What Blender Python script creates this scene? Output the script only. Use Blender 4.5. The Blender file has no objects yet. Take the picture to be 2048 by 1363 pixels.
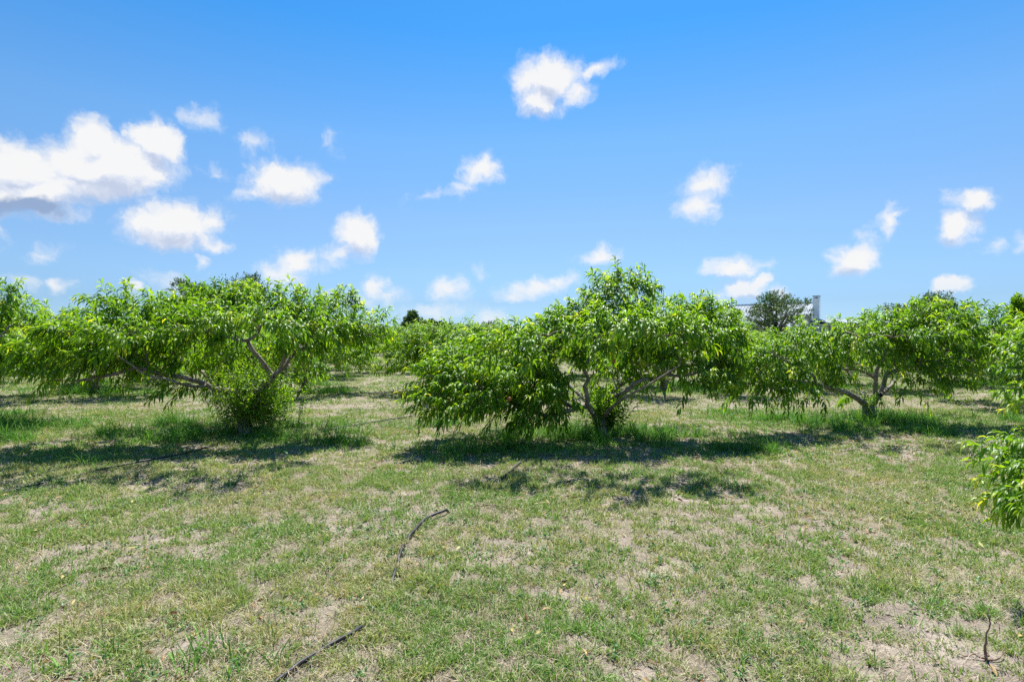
import bpy, math, time
import numpy as np
from mathutils import Vector

R = math.radians
rng = np.random.default_rng(11)
C = bpy.context.scene.collection
H, F, CX, HY = 1.7, 1138.0, 1024.0, 670.0     # eye height, focal length, centre column, horizon row (measured on the photograph)
SUN_EL, SUN_AZ = R(60), R(10)                  # azimuth from +Y towards +X

def W(px, py, D):
    return np.array([(px - CX) / F * D, D, H - (py - HY) / F * D])

def ground_at(px, py):
    D = F * H / (py - HY)
    return np.array([(px - CX) / F * D, D])

# ------------------------------------------------------------------ numpy noise
def _hash(ix, iy, seed):
    n = (ix.astype(np.int64) * 374761393 + iy.astype(np.int64) * 668265263 + seed * 982451653) & 0x7fffffff
    n = ((n ^ (n >> 13)) * 1274126177) & 0x7fffffff
    return ((n ^ (n >> 16)) & 0xffffff) / float(0xffffff)

def vnoise(x, y, seed=0):
    x = np.asarray(x, float); y = np.asarray(y, float)
    ix = np.floor(x); iy = np.floor(y)
    fx = x - ix; fy = y - iy
    fx = fx * fx * (3 - 2 * fx); fy = fy * fy * (3 - 2 * fy)
    a = _hash(ix, iy, seed); b = _hash(ix + 1, iy, seed)
    c = _hash(ix, iy + 1, seed); d = _hash(ix + 1, iy + 1, seed)
    return (a * (1 - fx) + b * fx) * (1 - fy) + (c * (1 - fx) + d * fx) * fy

def fbm(x, y, scale, octs=4, seed=0):
    s = 0.0; amp = 1.0; tot = 0.0
    for o in range(octs):
        s = s + amp * vnoise(x * scale + 17.3 * o, y * scale - 9.1 * o, seed + o)
        tot += amp; amp *= 0.55; scale *= 2.03
    return s / tot

def smooth(a, b, x):
    t = np.clip((x - a) / (b - a), 0, 1)
    return t * t * (3 - 2 * t)

def norm(v):
    return v / np.maximum(np.linalg.norm(v, axis=-1, keepdims=True), 1e-9)

# ------------------------------------------------------------------ orchard layout
TREES = {}          # name -> (x, y)
g1 = ground_at(495, 872); g2 = ground_at(1205, 878); g3 = ground_at(1735, 846)
TREES['t1'] = tuple(g1); TREES['t2'] = tuple(g2); TREES['t3'] = tuple(g3)
TREES['t0'] = (-9.9, 10.3)
TREES['t5'] = (6.4, 4.7)
BACK = [   # x, y, proto, rotation, scale (measured / continued along the planting grid)
    (-6.15, 16.8, 0, 0.4, .97), (-1.1, 16.4, 1, 2.1, 1.0), (4.6, 17.3, 2, 4.0, 1.05), (10.6, 18.6, 0, 3.3, 1.02),
    (-12.0, 16.4, 1, 5.1, 1.0), (-18.2, 15.8, 2, 1.2, 1.0), (16.6, 19.6, 1, .7, 1.0), (13.1, 12.6, 2, 2.5, 1.08),
    (-15.9, 9.6, 0, 2.2, 1.0),
]
_r = np.random.default_rng(5)
for j in range(2, 10):
    for i in range(-6, 10):
        bx = 1.5 + i * 5.75 - 1.66 * j; by = 9.5 + i * 1.0 + 6.6 * j
        bx += _r.normal(0, .3); by += _r.normal(0, .3)
        if i == 1 and j == 3: bx, by = -4.75, 27.6
        if i == 0 and j == 2: bx, by = -8.3, 23.2
        px = CX + bx / by * F
        sc = .86 + .26 * _r.random(); rz = 6.28 * _r.random(); pr = int(_r.integers(0, 3))
        if -260 < px < 2300 and by < 62 and _r.random() > .02 and not (by > 46 and px > 1380):
            BACK.append((bx, by, pr, rz, sc * (.93 if by > 30 else 1)))

def under_trees(x, y):
    """how strongly a ground point lies in the unmown ring under a tree"""
    m = np.zeros_like(x)
    pts = [(v[0], v[1], 1.0) for k, v in TREES.items()] + [(b[0], b[1], .9) for b in BACK]
    for tx, ty, s in pts:
        dx = x - tx; dy = y - ty
        u = dx * .97 + dy * .2; v = -dx * .2 + dy * .97
        m = np.maximum(m, s * np.exp(-((u / 1.9) ** 2 + ((v + .15) / .85) ** 2)))
    return m

def gh(x, y):
    """ground height"""
    h = 0.045 * (fbm(x, y, .35, 3, 3) - .5) + 0.022 * (fbm(x, y, 2.6, 3, 8) - .5)
    h = h + 0.028 * np.clip(fbm(x, y, 6.0, 2, 21) - .55, 0, 1) + .03 * under_trees(x, y)
    return h

def bare(x, y):
    """0..1 bare dirt"""
    b = .62 * smooth(.58, .70, fbm(x, y, .75, 4, 40))
    b = np.maximum(b, .85 * smooth(.60, .70, fbm(x, y, 2.9, 3, 51)))
    for (px, py, r, s) in ((985, 1112, .30, 1), (955, 1125, .18, 1), (1900, 1300, .75, .9), (1780, 1330, .6, .8), (1880, 1140, .55, .8), (1560, 1230, .3, .5),
                           (1300, 1200, .6, .6), (1640, 1290, .5, .5), (620, 1270, .25, .7), (300, 1105, .45, .35), (1240, 940, .6, .4), (1960, 1180, .6, .9),
                           (1750, 1180, .5, .5), (700, 855, .5, .4), (60, 985, .7, .5), (1350, 860, 1.0, .4), (1960, 880, 1.0, .8)):
        gx, gy = ground_at(px, py)
        d = np.hypot(x - gx, (y - gy) * .8) / r
        b = np.maximum(b, s * np.exp(-d * d) * (.55 + .9 * fbm(x, y, 4.5, 3, 61)))
    return np.clip(b, 0, 1)

# ------------------------------------------------------------------ mesh helpers
def mesh_obj(name, V, faces_list, mat, parent=None, smooth_sh=True, attrs=None):
    """faces_list: list of (m,k) int arrays"""
    me = bpy.data.meshes.new(name)
    V = np.asarray(V, np.float32)
    me.vertices.add(len(V)); me.vertices.foreach_set('co', V.ravel())
    idx = np.concatenate([f.ravel() for f in faces_list]).astype(np.int32)
    tot = np.concatenate([np.full(len(f), f.shape[1], np.int32) for f in faces_list])
    st = np.concatenate([[0], np.cumsum(tot)[:-1]]).astype(np.int32)
    me.loops.add(len(idx)); me.loops.foreach_set('vertex_index', idx)
    me.polygons.add(len(tot)); me.polygons.foreach_set('loop_start', st)
    me.update(calc_edges=True)
    me.polygons.foreach_set('use_smooth', np.full(len(tot), smooth_sh, bool))
    if attrs:
        for k, a in attrs.items():
            at = me.attributes.new(k, 'FLOAT', 'POINT'); at.data.foreach_set('value', np.asarray(a, np.float32))
    me.materials.append(mat)
    o = bpy.data.objects.new(name, me); C.objects.link(o)
    if parent is not None: o.parent = parent
    return o

def tag(o, label=None, cat=None, group=None, kind=None):
    if label: o['label'] = label
    if cat: o['category'] = cat
    if group: o['group'] = group
    if kind: o['kind'] = kind
    return o

def empty(name, loc, rz=0.0):
    o = bpy.data.objects.new(name, None); C.objects.link(o)
    o.location = loc; o.rotation_euler = (0, 0, rz); o.empty_display_size = .2
    return o

class Acc:
    def __init__(s): s.V = []; s.F = {}; s.n = 0; s.A = []
    def add(s, V, faces, a=None):
        V = V.reshape(-1, 3)
        for f in faces: s.F.setdefault(f.shape[1], []).append(f + s.n)
        s.V.append(V); s.n += len(V)
        s.A.append(np.zeros(len(V)) if a is None else a)
    def build(s, name, mat, parent=None, offset=None, smooth_sh=True):
        V = np.concatenate(s.V)
        if offset is not None: V = V - np.asarray(offset)
        return mesh_obj(name, V, [np.concatenate(f) for f in s.F.values()], mat, parent, smooth_sh, {'tint': np.concatenate(s.A)})

def tubes(P, Rr, sides, cap=True):
    """P (n,k,3), Rr (n,k) -> verts, faces"""
    n, k, _ = P.shape
    T = np.empty_like(P); T[:, 1:-1] = P[:, 2:] - P[:, :-2]; T[:, 0] = P[:, 1] - P[:, 0]; T[:, -1] = P[:, -1] - P[:, -2]
    T = norm(T)
    mean = norm(P[:, -1] - P[:, 0] + 1e-6)
    ax = np.argmin(np.abs(mean), axis=1); ref = np.eye(3)[ax][:, None, :]
    A = norm(np.cross(T, np.broadcast_to(ref, T.shape))); B = np.cross(T, A)
    th = np.arange(sides) * 2 * np.pi / sides
    V = P[:, :, None, :] + Rr[:, :, None, None] * (A[:, :, None, :] * np.cos(th)[None, None, :, None] + B[:, :, None, :] * np.sin(th)[None, None, :, None])
    base = (np.arange(n) * k * sides)[:, None, None]
    r = (np.arange(k - 1) * sides)[None, :, None]; s = np.arange(sides)[None, None, :]; s2 = (s + 1) % sides
    f = np.stack([base + r + s, base + r + s2, base + r + sides + s2, base + r + sides + s], -1).reshape(-1, 4)
    faces = [f]
    if cap:
        e = (np.arange(n) * k * sides + (k - 1) * sides)[:, None] + np.arange(sides)[None, :]
        faces.append(e)
    return V, faces

def catmull(pts, step=.07):
    P = np.asarray(pts, float)
    if len(P) == 2: P = np.array([P[0], (P[0] + P[1]) / 2, P[1]])
    E = np.vstack([2 * P[0] - P[1], P, 2 * P[-1] - P[-2]])
    out = []
    for i in range(1, len(E) - 2):
        m = max(2, int(np.linalg.norm(E[i + 1] - E[i]) / step))
        t = np.linspace(0, 1, m, endpoint=False)[:, None]
        a, b, c, d = E[i - 1], E[i], E[i + 1], E[i + 2]
        out.append(.5 * ((2 * b) + (-a + c) * t + (2 * a - 5 * b + 4 * c - d) * t ** 2 + (-a + 3 * b - 3 * c + d) * t ** 3))
    out.append(E[-2][None])
    return np.vstack(out)

def leaves(P, D, L, Wd, droop, tint, roll=.6, fold=.28, rg=rng):
    """curved folded lance-shaped leaves; P base, D direction (n,3)"""
    n = len(P)
    D = norm(D)
    up = np.tile([0., 0., 1.], (n, 1)) + rg.normal(0, roll, (n, 3))
    S = norm(np.cross(D, up)); 
    d1 = norm(D + np.array([0, 0, -1.]) * droop[:, None] * .8)
    d2 = norm(d1 + np.array([0, 0, -1.]) * droop[:, None] * 1.2)
    p1 = P + D * (L * .36)[:, None]; p2 = p1 + d1 * (L * .32)[:, None]; p3 = p2 + d2 * (L * .34)[:, None]
    N1 = norm(np.cross(S, d1)); N2 = norm(np.cross(S, d2))
    w1 = (Wd * .5)[:, None]; w2 = (Wd * .42)[:, None]
    V = np.stack([P,
                  p1 - S * w1 + N1 * w1 * fold * 2, p1, p1 + S * w1 + N1 * w1 * fold * 2,
                  p2 - S * w2 + N2 * w2 * fold * 2, p2, p2 + S * w2 + N2 * w2 * fold * 2,
                  p3], 1)
    b = (np.arange(n) * 8)[:, None]
    q = np.concatenate([b + np.array([[1, 2, 5, 4]]), b + np.array([[2, 3, 6, 5]])])
    t = np.concatenate([b + np.array([[0, 2, 1]]), b + np.array([[0, 3, 2]]), b + np.array([[4, 5, 7]]), b + np.array([[5, 6, 7]])])
    return V, [q, t], np.repeat(tint, 8)

def simple_leaves(P, D, L, Wd, tint, rg=rng):
    n = len(P); D = norm(D); S = norm(np.cross(D, rg.normal(0, 1, (n, 3))))
    V = np.stack([P, P + D * (L * .5)[:, None] - S * (Wd * .5)[:, None], P + D * L[:, None], P + D * (L * .5)[:, None] + S * (Wd * .5)[:, None]], 1)
    q = (np.arange(n) * 4)[:, None] + np.arange(4)[None]
    return V, [q], np.repeat(tint, 4)

# ------------------------------------------------------------------ materials
def newmat(name):
    m = bpy.data.materials.new(name); m.use_nodes = True
    nt = m.node_tree; nt.nodes.clear()
    return m, nt, nt.nodes, nt.links

def ramp(nd, stops, mode='LINEAR'):
    r = nd.new('ShaderNodeValToRGB'); cr = r.color_ramp; cr.interpolation = mode
    while len(cr.elements) > 1: cr.elements.remove(cr.elements[-1])
    cr.elements[0].position = stops[0][0]; cr.elements[0].color = (*stops[0][1], 1)
    for p, c in stops[1:]:
        e = cr.elements.new(p); e.color = (*c, 1)
    return r

def leaf_material(name, stops, trans=.38, tcol=(1.5, 1.55, .55), rough=.42, spec=.5, nscale=3.0):
    m, nt, nd, lk = newmat(name)
    out = nd.new('ShaderNodeOutputMaterial')
    at = nd.new('ShaderNodeAttribute'); at.attribute_name = 'tint'
    geo = nd.new('ShaderNodeNewGeometry')
    nz = nd.new('ShaderNodeTexNoise'); nz.inputs['Scale'].default_value = nscale; nz.inputs['Detail'].default_value = 3
    lk.new(geo.outputs['Position'], nz.inputs['Vector'])
    ad = nd.new('ShaderNodeMath'); ad.operation = 'MULTIPLY_ADD'; ad.inputs[1].default_value = .7; 
    sb = nd.new('ShaderNodeMath'); sb.operation = 'SUBTRACT'; sb.inputs[1].default_value = .35
    lk.new(nz.outputs['Fac'], ad.inputs[0]); lk.new(at.outputs['Fac'], ad.inputs[2]); lk.new(ad.outputs[0], sb.inputs[0])
    rp = ramp(nd, stops); lk.new(sb.outputs[0], rp.inputs[0])
    p = nd.new('ShaderNodeBsdfPrincipled'); lk.new(rp.outputs[0], p.inputs['Base Color'])
    p.inputs['Roughness'].default_value = rough; p.inputs['Specular IOR Level'].default_value = spec
    tr = nd.new('ShaderNodeBsdfTranslucent')
    mu = nd.new('ShaderNodeMix'); mu.data_type = 'RGBA'; mu.blend_type = 'MULTIPLY'; mu.inputs[0].default_value = 1
    mu.inputs[7].default_value = (*tcol, 1); lk.new(rp.outputs[0], mu.inputs[6]); lk.new(mu.outputs[2], tr.inputs['Color'])
    mx = nd.new('ShaderNodeMixShader'); mx.inputs[0].default_value = trans
    lk.new(p.outputs[0], mx.inputs[1]); lk.new(tr.outputs[0], mx.inputs[2]); lk.new(mx.outputs[0], out.inputs[0])
    return m

def plain_material(name, c1, c2, scale=8, rough=.8, bump=.3, bscale=40, spec=.3, metallic=0, stretch=(1, 1, 1)):
    m, nt, nd, lk = newmat(name)
    out = nd.new('ShaderNodeOutputMaterial'); p = nd.new('ShaderNodeBsdfPrincipled')
    tc = nd.new('ShaderNodeTexCoord'); mp = nd.new('ShaderNodeMapping'); mp.inputs['Scale'].default_value = stretch
    lk.new(tc.outputs['Object'], mp.inputs[0])
    nz = nd.new('ShaderNodeTexNoise'); nz.inputs['Scale'].default_value = scale; nz.inputs['Detail'].default_value = 6; nz.inputs['Roughness'].default_value = .65
    lk.new(mp.outputs[0], nz.inputs['Vector'])
    rp = ramp(nd, [(.32, c1), (.68, c2)]); lk.new(nz.outputs['Fac'], rp.inputs[0]); lk.new(rp.outputs[0], p.inputs['Base Color'])
    p.inputs['Roughness'].default_value = rough; p.inputs['Specular IOR Level'].default_value = spec; p.inputs['Metallic'].default_value = metallic
    n2 = nd.new('ShaderNodeTexNoise'); n2.inputs['Scale'].default_value = bscale; n2.inputs['Detail'].default_value = 5
    lk.new(mp.outputs[0], n2.inputs['Vector'])
    bp = nd.new('ShaderNodeBump'); bp.inputs['Strength'].default_value = bump; bp.inputs['Distance'].default_value = .02
    lk.new(n2.outputs['Fac'], bp.inputs['Height']); lk.new(bp.outputs[0], p.inputs['Normal']); lk.new(p.outputs[0], out.inputs[0])
    return m

M = {}
M['peach_leaf'] = leaf_material('peach_leaf', [(0, (.034, .095, .009)), (.35, (.078, .190, .012)), (.62, (.150, .290, .016)), (.85, (.26, .40, .022)), (1, (.46, .49, .05))], trans=.50, tcol=(1.7, 1.6, .45), rough=.42, spec=.38)
M['sucker_leaf'] = leaf_material('sucker_leaf', [(0, (.055, .13, .010)), (.4, (.12, .255, .013)), (.8, (.20, .37, .02)), (1, (.30, .45, .03))], trans=.5, tcol=(1.7, 1.6, .5), rough=.42)
M['dark_leaf'] = leaf_material('dark_leaf', [(0, (.035, .075, .025)), (.5, (.075, .135, .04)), (1, (.15, .22, .06))], trans=.2, rough=.5)
M['blue_leaf'] = leaf_material('blue_leaf', [(0, (.03, .065, .035)), (.5, (.06, .115, .05)), (1, (.10, .16, .06))], trans=.2, rough=.6)
M['bark'] = plain_material('bark', (.095, .07, .055), (.36, .31, .27), 14, .85, .7, 60, stretch=(1, 1, .5))
M['twig'] = plain_material('twig', (.10, .075, .045), (.26, .19, .12), 12, .7, .3, 60)
M['dead_wood'] = plain_material('dead_wood', (.12, .07, .045), (.34, .23, .16), 20, .85, .5, 80)
M['hose'] = plain_material('black_poly_hose', (.010, .010, .012), (.026, .026, .028), 9, .55, .1, 60, spec=.35)
M['peach'] = plain_material('peach_skin', (.30, .07, .035), (.62, .27, .10), 22, .6, .1, 60)
M['metal_roof'] = plain_material('white_metal_roof', (.34, .38, .42), (.40, .44, .48), 1.2, .75, .02, 5, spec=.1)
M['white_wall'] = plain_material('white_wall', (.70, .70, .69), (.78, .78, .77), 2, .7, .05, 20)
M['chimney'] = plain_material('pale_chimney_metal', (.84, .85, .86), (.88, .89, .90), 2, .45, .03, 10)
M['grey_trim'] = plain_material('grey_trim', (.22, .23, .24), (.32, .33, .34), 2, .6, .05, 10)
M['dark_glass'] = plain_material('dark_glass', (.02, .025, .03), (.04, .045, .05), 2, .08, .0, 5, spec=.7)
M['steel'] = plain_material('rusty_steel', (.10, .07, .05), (.20, .15, .12), 20, .6, .2, 60, metallic=.3)

def grass_material(name, stops, trans=.3, rough=.55):
    return leaf_material(name, stops, trans=trans, tcol=(1.25, 1.3, .7), rough=rough, spec=.3, nscale=1.6)
M['grass'] = grass_material('short_grass', [(0, (.50, .42, .23)), (.18, (.34, .37, .14)), (.42, (.215, .315, .078)), (.75, (.135, .285, .058)), (1, (.28, .45, .075))])
M['straw'] = grass_material('dry_straw', [(0, (.28, .20, .14)), (.5, (.48, .39, .27)), (1, (.62, .54, .38))], trans=.15, rough=.7)
M['tall_grass'] = grass_material('tall_grass', [(0, (.20, .25, .06)), (.3, (.085, .20, .03)), (.7, (.11, .28, .04)), (1, (.22, .42, .06))])
M['weed'] = leaf_material('weed_leaf', [(0, (.03, .10, .025)), (.5, (.06, .17, .04)), (1, (.12, .26, .05))], trans=.3, rough=.5)

# ground
def ground_material():
    m, nt, nd, lk = newmat('dry_orchard_soil')
    out = nd.new('ShaderNodeOutputMaterial'); p = nd.new('ShaderNodeBsdfPrincipled')
    geo = nd.new('ShaderNodeNewGeometry')
    def noise(scale, detail=5, rough=.6, vec=None):
        n = nd.new('ShaderNodeTexNoise'); n.inputs['Scale'].default_value = scale; n.inputs['Detail'].default_value = detail; n.inputs['Roughness'].default_value = rough
        lk.new(vec if vec else geo.outputs['Position'], n.inputs['Vector']); return n
    soil = ramp(nd, [(.3, (.14, .112, .095)), (.5, (.27, .222, .185)), (.7, (.46, .39, .335))]); lk.new(noise(3.1, 8, .7).outputs['Fac'], soil.inputs[0])
    # matted straw, stretched in two directions
    def streak(rot, sx, sy):
        mp = nd.new('ShaderNodeMapping'); mp.inputs['Rotation'].default_value = (0, 0, rot); mp.inputs['Scale'].default_value = (sx, sy, 1)
        lk.new(geo.outputs['Position'], mp.inputs[0]); return noise(1, 3, .6, mp.outputs[0])
    s1 = streak(.5, 22, 160); s2 = streak(2.0, 150, 20)
    mxs = nd.new('ShaderNodeMath'); mxs.operation = 'MAXIMUM'; lk.new(s1.outputs['Fac'], mxs.inputs[0]); lk.new(s2.outputs['Fac'], mxs.inputs[1])
    straw = ramp(nd, [(.45, (.085, .072, .052)), (.58, (.235, .205, .14)), (.72, (.54, .48, .34))]); lk.new(mxs.outputs[0], straw.inputs[0])
    ab = nd.new('ShaderNodeAttribute'); ab.attribute_name = 'bare'
    ag = nd.new('ShaderNodeAttribute'); ag.attribute_name = 'lush'
    m1 = nd.new('ShaderNodeMix'); m1.data_type = 'RGBA'
    lk.new(ab.outputs['Fac'], m1.inputs[0]); lk.new(straw.outputs[0], m1.inputs[6]); lk.new(soil.outputs[0], m1.inputs[7])
    # green mottling, for the distance where blades are no longer resolved
    gcol = ramp(nd, [(.3, (.09, .135, .035)), (.7, (.18, .235, .065))]); lk.new(noise(7, 4).outputs['Fac'], gcol.inputs[0])
    gn = noise(2.2, 8, .75)
    gm = nd.new('ShaderNodeMath'); gm.operation = 'ADD'; lk.new(gn.outputs['Fac'], gm.inputs[0]); lk.new(ag.outputs['Fac'], gm.inputs[1])
    gr = ramp(nd, [(.52, (0, 0, 0)), (.74, (.75, .75, .75)), (1.0, (.95, .95, .95))]); lk.new(gm.outputs[0], gr.inputs[0])
    m2 = nd.new('ShaderNodeMix'); m2.data_type = 'RGBA'
    lk.new(gr.outputs[0], m2.inputs[0]); lk.new(m1.outputs[2], m2.inputs[6]); lk.new(gcol.outputs[0], m2.inputs[7])
    lk.new(m2.outputs[2], p.inputs['Base Color']); p.inputs['Roughness'].default_value = .95; p.inputs['Specular IOR Level'].default_value = .1
    # cracks and crumbs
    vo = nd.new('ShaderNodeTexVoronoi'); vo.feature = 'DISTANCE_TO_EDGE'; vo.inputs['Scale'].default_value = 9; lk.new(geo.outputs['Position'], vo.inputs['Vector'])
    b0 = nd.new('ShaderNodeBump'); b0.inputs['Strength'].default_value = .35; b0.inputs['Distance'].default_value = .01
    cr = ramp(nd, [(0, (0, 0, 0)), (.06, (1, 1, 1))]); lk.new(vo.outputs['Distance'], cr.inputs[0]); lk.new(cr.outputs[0], b0.inputs['Height'])
    b1 = nd.new('ShaderNodeBump'); b1.inputs['Strength'].default_value = .8; b1.inputs['Distance'].default_value = .02
    lk.new(noise(35, 6, .75).outputs['Fac'], b1.inputs['Height']); lk.new(b0.outputs[0], b1.inputs['Normal'])
    lk.new(b1.outputs[0], p.inputs['Normal']); lk.new(p.outputs[0], out.inputs[0])
    return m

def axis(lo, hi, fine_lo, fine_hi, step, growth=1.09):
    a = list(np.arange(fine_lo, fine_hi, step)); s = step
    x = a[-1]
    while x < hi: s *= growth; x += s; a.append(min(x, hi))
    s = step; x = fine_lo; l = []
    while x > lo: s *= growth; x -= s; l.append(max(x, lo))
    return np.array(l[::-1] + a)

xs = axis(-1500, 1500, -7, 7, .05); ys = axis(-60, 2500, 2.2, 11, .05)
X, Y = np.meshgrid(xs, ys)
far = smooth(90, 30, np.hypot(X, Y))
Z = gh(X, Y) * far
nx, ny = len(xs), len(ys)
idx = np.arange(nx * ny).reshape(ny, nx)
gf = np.stack([idx[:-1, :-1], idx[:-1, 1:], idx[1:, 1:], idx[1:, :-1]], -1).reshape(-1, 4)
dist = np.hypot(X, Y)
lush = .03 + .10 * smooth(12, 40, dist) + .30 * under_trees(X, Y) * smooth(5, 14, dist) - .04 * smooth(12, 4, dist) - .02
ground = mesh_obj('ground', np.stack([X, Y, Z], -1).reshape(-1, 3), [gf], ground_material(), attrs={'bare': bare(X, Y).ravel(), 'lush': lush.ravel()})
tag(ground, 'dry tan orchard floor with patchy mown grass and bare dirt', 'ground', kind='structure')

# ------------------------------------------------------------------ grass
def blades(P, hgt, wid, lean_dir, lean, tint, K=3):
    n = len(P)
    t = np.linspace(0, 1, K)
    az = rng.random(n) * 2 * np.pi
    S = np.stack([np.cos(az), np.sin(az), np.zeros(n)], -1)
    ld = np.stack([np.cos(lean_dir), np.sin(lean_dir), np.zeros(n)], -1)
    V = []
    for i, ti in enumerate(t):
        ang = lean * (0.35 + .65 * ti)
        c = P + ld * (np.sin(ang) * hgt * ti)[:, None] + np.array([0, 0, 1.]) * (np.cos(ang) * hgt * ti)[:, None]
        if i < K - 1:
            w = (wid * (1 - .45 * ti) * .5)[:, None]
            V += [c - S * w, c + S * w]
        else: V += [c]
    V = np.stack(V, 1); m = 2 * (K - 1) + 1
    b = (np.arange(n) * m)[:, None]
    q = np.concatenate([b + np.array([[2 * i, 2 * i + 1, 2 * i + 3, 2 * i + 2]]) for i in range(K - 2)])
    tr = b + np.array([[m - 3, m - 2, m - 1]])
    return V, [q, tr], np.repeat(tint, m)

def scatter(n, d0, d1, margin=1.2):
    """points uniform over the ground wedge the camera sees, plus margins"""
    D = np.sqrt(rng.random(n) * (d1 ** 2 - d0 ** 2) + d0 ** 2)
    x = (rng.random(n) * 2 - 1) * (.92 * D + margin)
    return x, D

EXTRA = [(240, 870, .6), (330, 850, .9), (420, 850, .8), (600, 860, .9), (680, 885, .5), (940, 905, .6), (1000, 890, .5), (1090, 880, .5), (1130, 880, .5), (1280, 880, .6),
         (1400, 895, .7), (1480, 900, .6), (1540, 905, .5), (1440, 830, .8), (1500, 835, .9), (1560, 840, .9), (1640, 850, .9), (1700, 860, .6), (1800, 850, 1.0), (1860, 870, .8),
         (60, 830, .5), (20, 880, .5), (140, 930, .4), (880, 850, .5), (1990, 840, .8), (640, 770, .8), (560, 880, .6), (1030, 860, .4), (300, 790, .8), (100, 780, 1.0),
         (500, 1330, .22), (430, 1290, .25), (360, 1330, .3), (120, 1330, .3), (760, 1340, .12), (1330, 1290, .12), (1420, 1190, .14), (1330, 770, 1.1), (1400, 775, 1.1)]
EX = [(*ground_at(a, b), c) for a, b, c in EXTRA]
def tall_mask(x, y):
    m = .85 * under_trees(x, y) * (.35 + 1.1 * smooth(.35, .62, fbm(x, y, 1.1, 3, 77)))
    for ex, ey, r in EX:
        m = np.maximum(m, np.exp(-(((x - ex) / (r * .9)) ** 2 + ((y - ey) / (r * .5)) ** 2)))
    return m * smooth(.34, .58, fbm(x, y, 2.2, 3, 78) + .03)

def make_grass():
    acc = Acc()
    for (d0, d1, ntuft, nb, hs, ws) in ((2.2, 4.2, 16000, 15, 1.2, 1.3), (4.2, 7.5, 35000, 12, 1.15, 1.5), (7.5, 13, 56000, 8, 1.15, 2.1), (13, 24, 52000, 5, 1.25, 3.4), (24, 45, 34000, 4, 1.5, 7.0)):
        x, y = scatter(ntuft, d0, d1)
        g = (.45 + .55 * smooth(.22, .50, fbm(x, y, 1.3, 4, 90))) * (1 - .86 * bare(x, y))
        g2 = smooth(.42, .56, fbm(x, y, 7.5, 3, 91))
        keep = rng.random(len(x)) < (.06 + .94 * g * (.10 + .90 * g2))
        x, y, g = x[keep], y[keep], g[keep]
        n = len(x)
        tt = .10 + .66 * fbm(x, y, .9, 3, 95) + rng.normal(0, .13, n)
        sz = (.5 + .8 * fbm(x, y, 1.7, 2, 96)) * (.65 + .7 * rng.random(n) ** 2)
        sd = .015 * ws ** .5
        ox = rng.normal(0, sd, n * nb); oy = rng.normal(0, sd, n * nb)
        xx = np.repeat(x, nb) + ox; yy = np.repeat(y, nb) + oy
        P = np.stack([xx, yy, gh(xx, yy) - .004], -1)
        hgt = np.repeat(sz, nb) * rng.uniform(.03, .085, n * nb) * hs
        tint = np.clip(np.repeat(tt, nb) + rng.normal(0, .12, n * nb), .0, 1)
        V, f, a = blades(P, hgt, rng.uniform(.0032, .0068, n * nb) * ws, np.arctan2(oy, ox) + rng.normal(0, .6, n * nb), np.abs(rng.normal(.85, .38, n * nb)), tint, 3)
        acc.add(V, f, a)
    return tag(acc.build('grass', M['grass'], smooth_sh=False), 'short patchy green mown grass covering the orchard floor', 'grass', kind='stuff')

def make_straw():
    acc = Acc()
    for (d0, d1, n, ws) in ((2.2, 4.2, 46000, 1.0), (4.2, 7.5, 52000, 1.3), (7.5, 14, 36000, 2.2), (14, 30, 12000, 5)):
        x, y = scatter(n, d0, d1)
        k = rng.random(n) < (.35 + .65 * smooth(.35, .65, fbm(x, y, 1.6, 3, 33))); x, y = x[k], y[k]; n = len(x)
        P = np.stack([x, y, gh(x, y) + rng.uniform(.001, .016, n)], -1)
        V, f, a = blades(P, rng.uniform(.03, .12, n) * (1 + .15 * ws), rng.uniform(.0016, .0034, n) * ws, rng.random(n) * 6.28, np.where(rng.random(n) < .05, rng.uniform(.3, 1.1, n), rng.normal(1.48, .12, n)), np.clip(.5 + .5 * (fbm(x, y, .8, 3, 35) - .4) + rng.normal(0, .2, n), 0, 1), 3)
        acc.add(V, f, a)
    return tag(acc.build('dry_straw', M['straw'], smooth_sh=False), 'pale dry clippings and straw lying between the green tufts', 'straw', kind='stuff')

def make_litter():
    acc = Acc(); x, y = scatter(5200, 2.3, 11); n = len(x)
    k = rng.random(n) < .25 + .75 * smooth(.4, .6, fbm(x, y, .8, 2, 140)); x, y = x[k], y[k]; n = len(x)
    az = rng.random(n) * 6.28; L = rng.uniform(.03, .085, n)
    V, f, a = leaves(np.stack([x, y, gh(x, y) + rng.uniform(.006, .03, n)], -1), np.stack([np.cos(az), np.sin(az), rng.normal(0, .25, n)], -1), L, L * .26, rng.uniform(-.3, .3, n), rng.random(n), roll=.9)
    acc.add(V, f, a)
    m = leaf_material('fallen_leaf', [(0, (.10, .045, .02)), (.4, (.25, .13, .05)), (.75, (.42, .29, .12)), (1, (.50, .46, .16))], trans=.15, rough=.6, spec=.3)
    return tag(acc.build('fallen_leaves', m), 'scattered dry brown and yellow fallen peach leaves in the grass', 'fallen leaves', kind='stuff')

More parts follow.
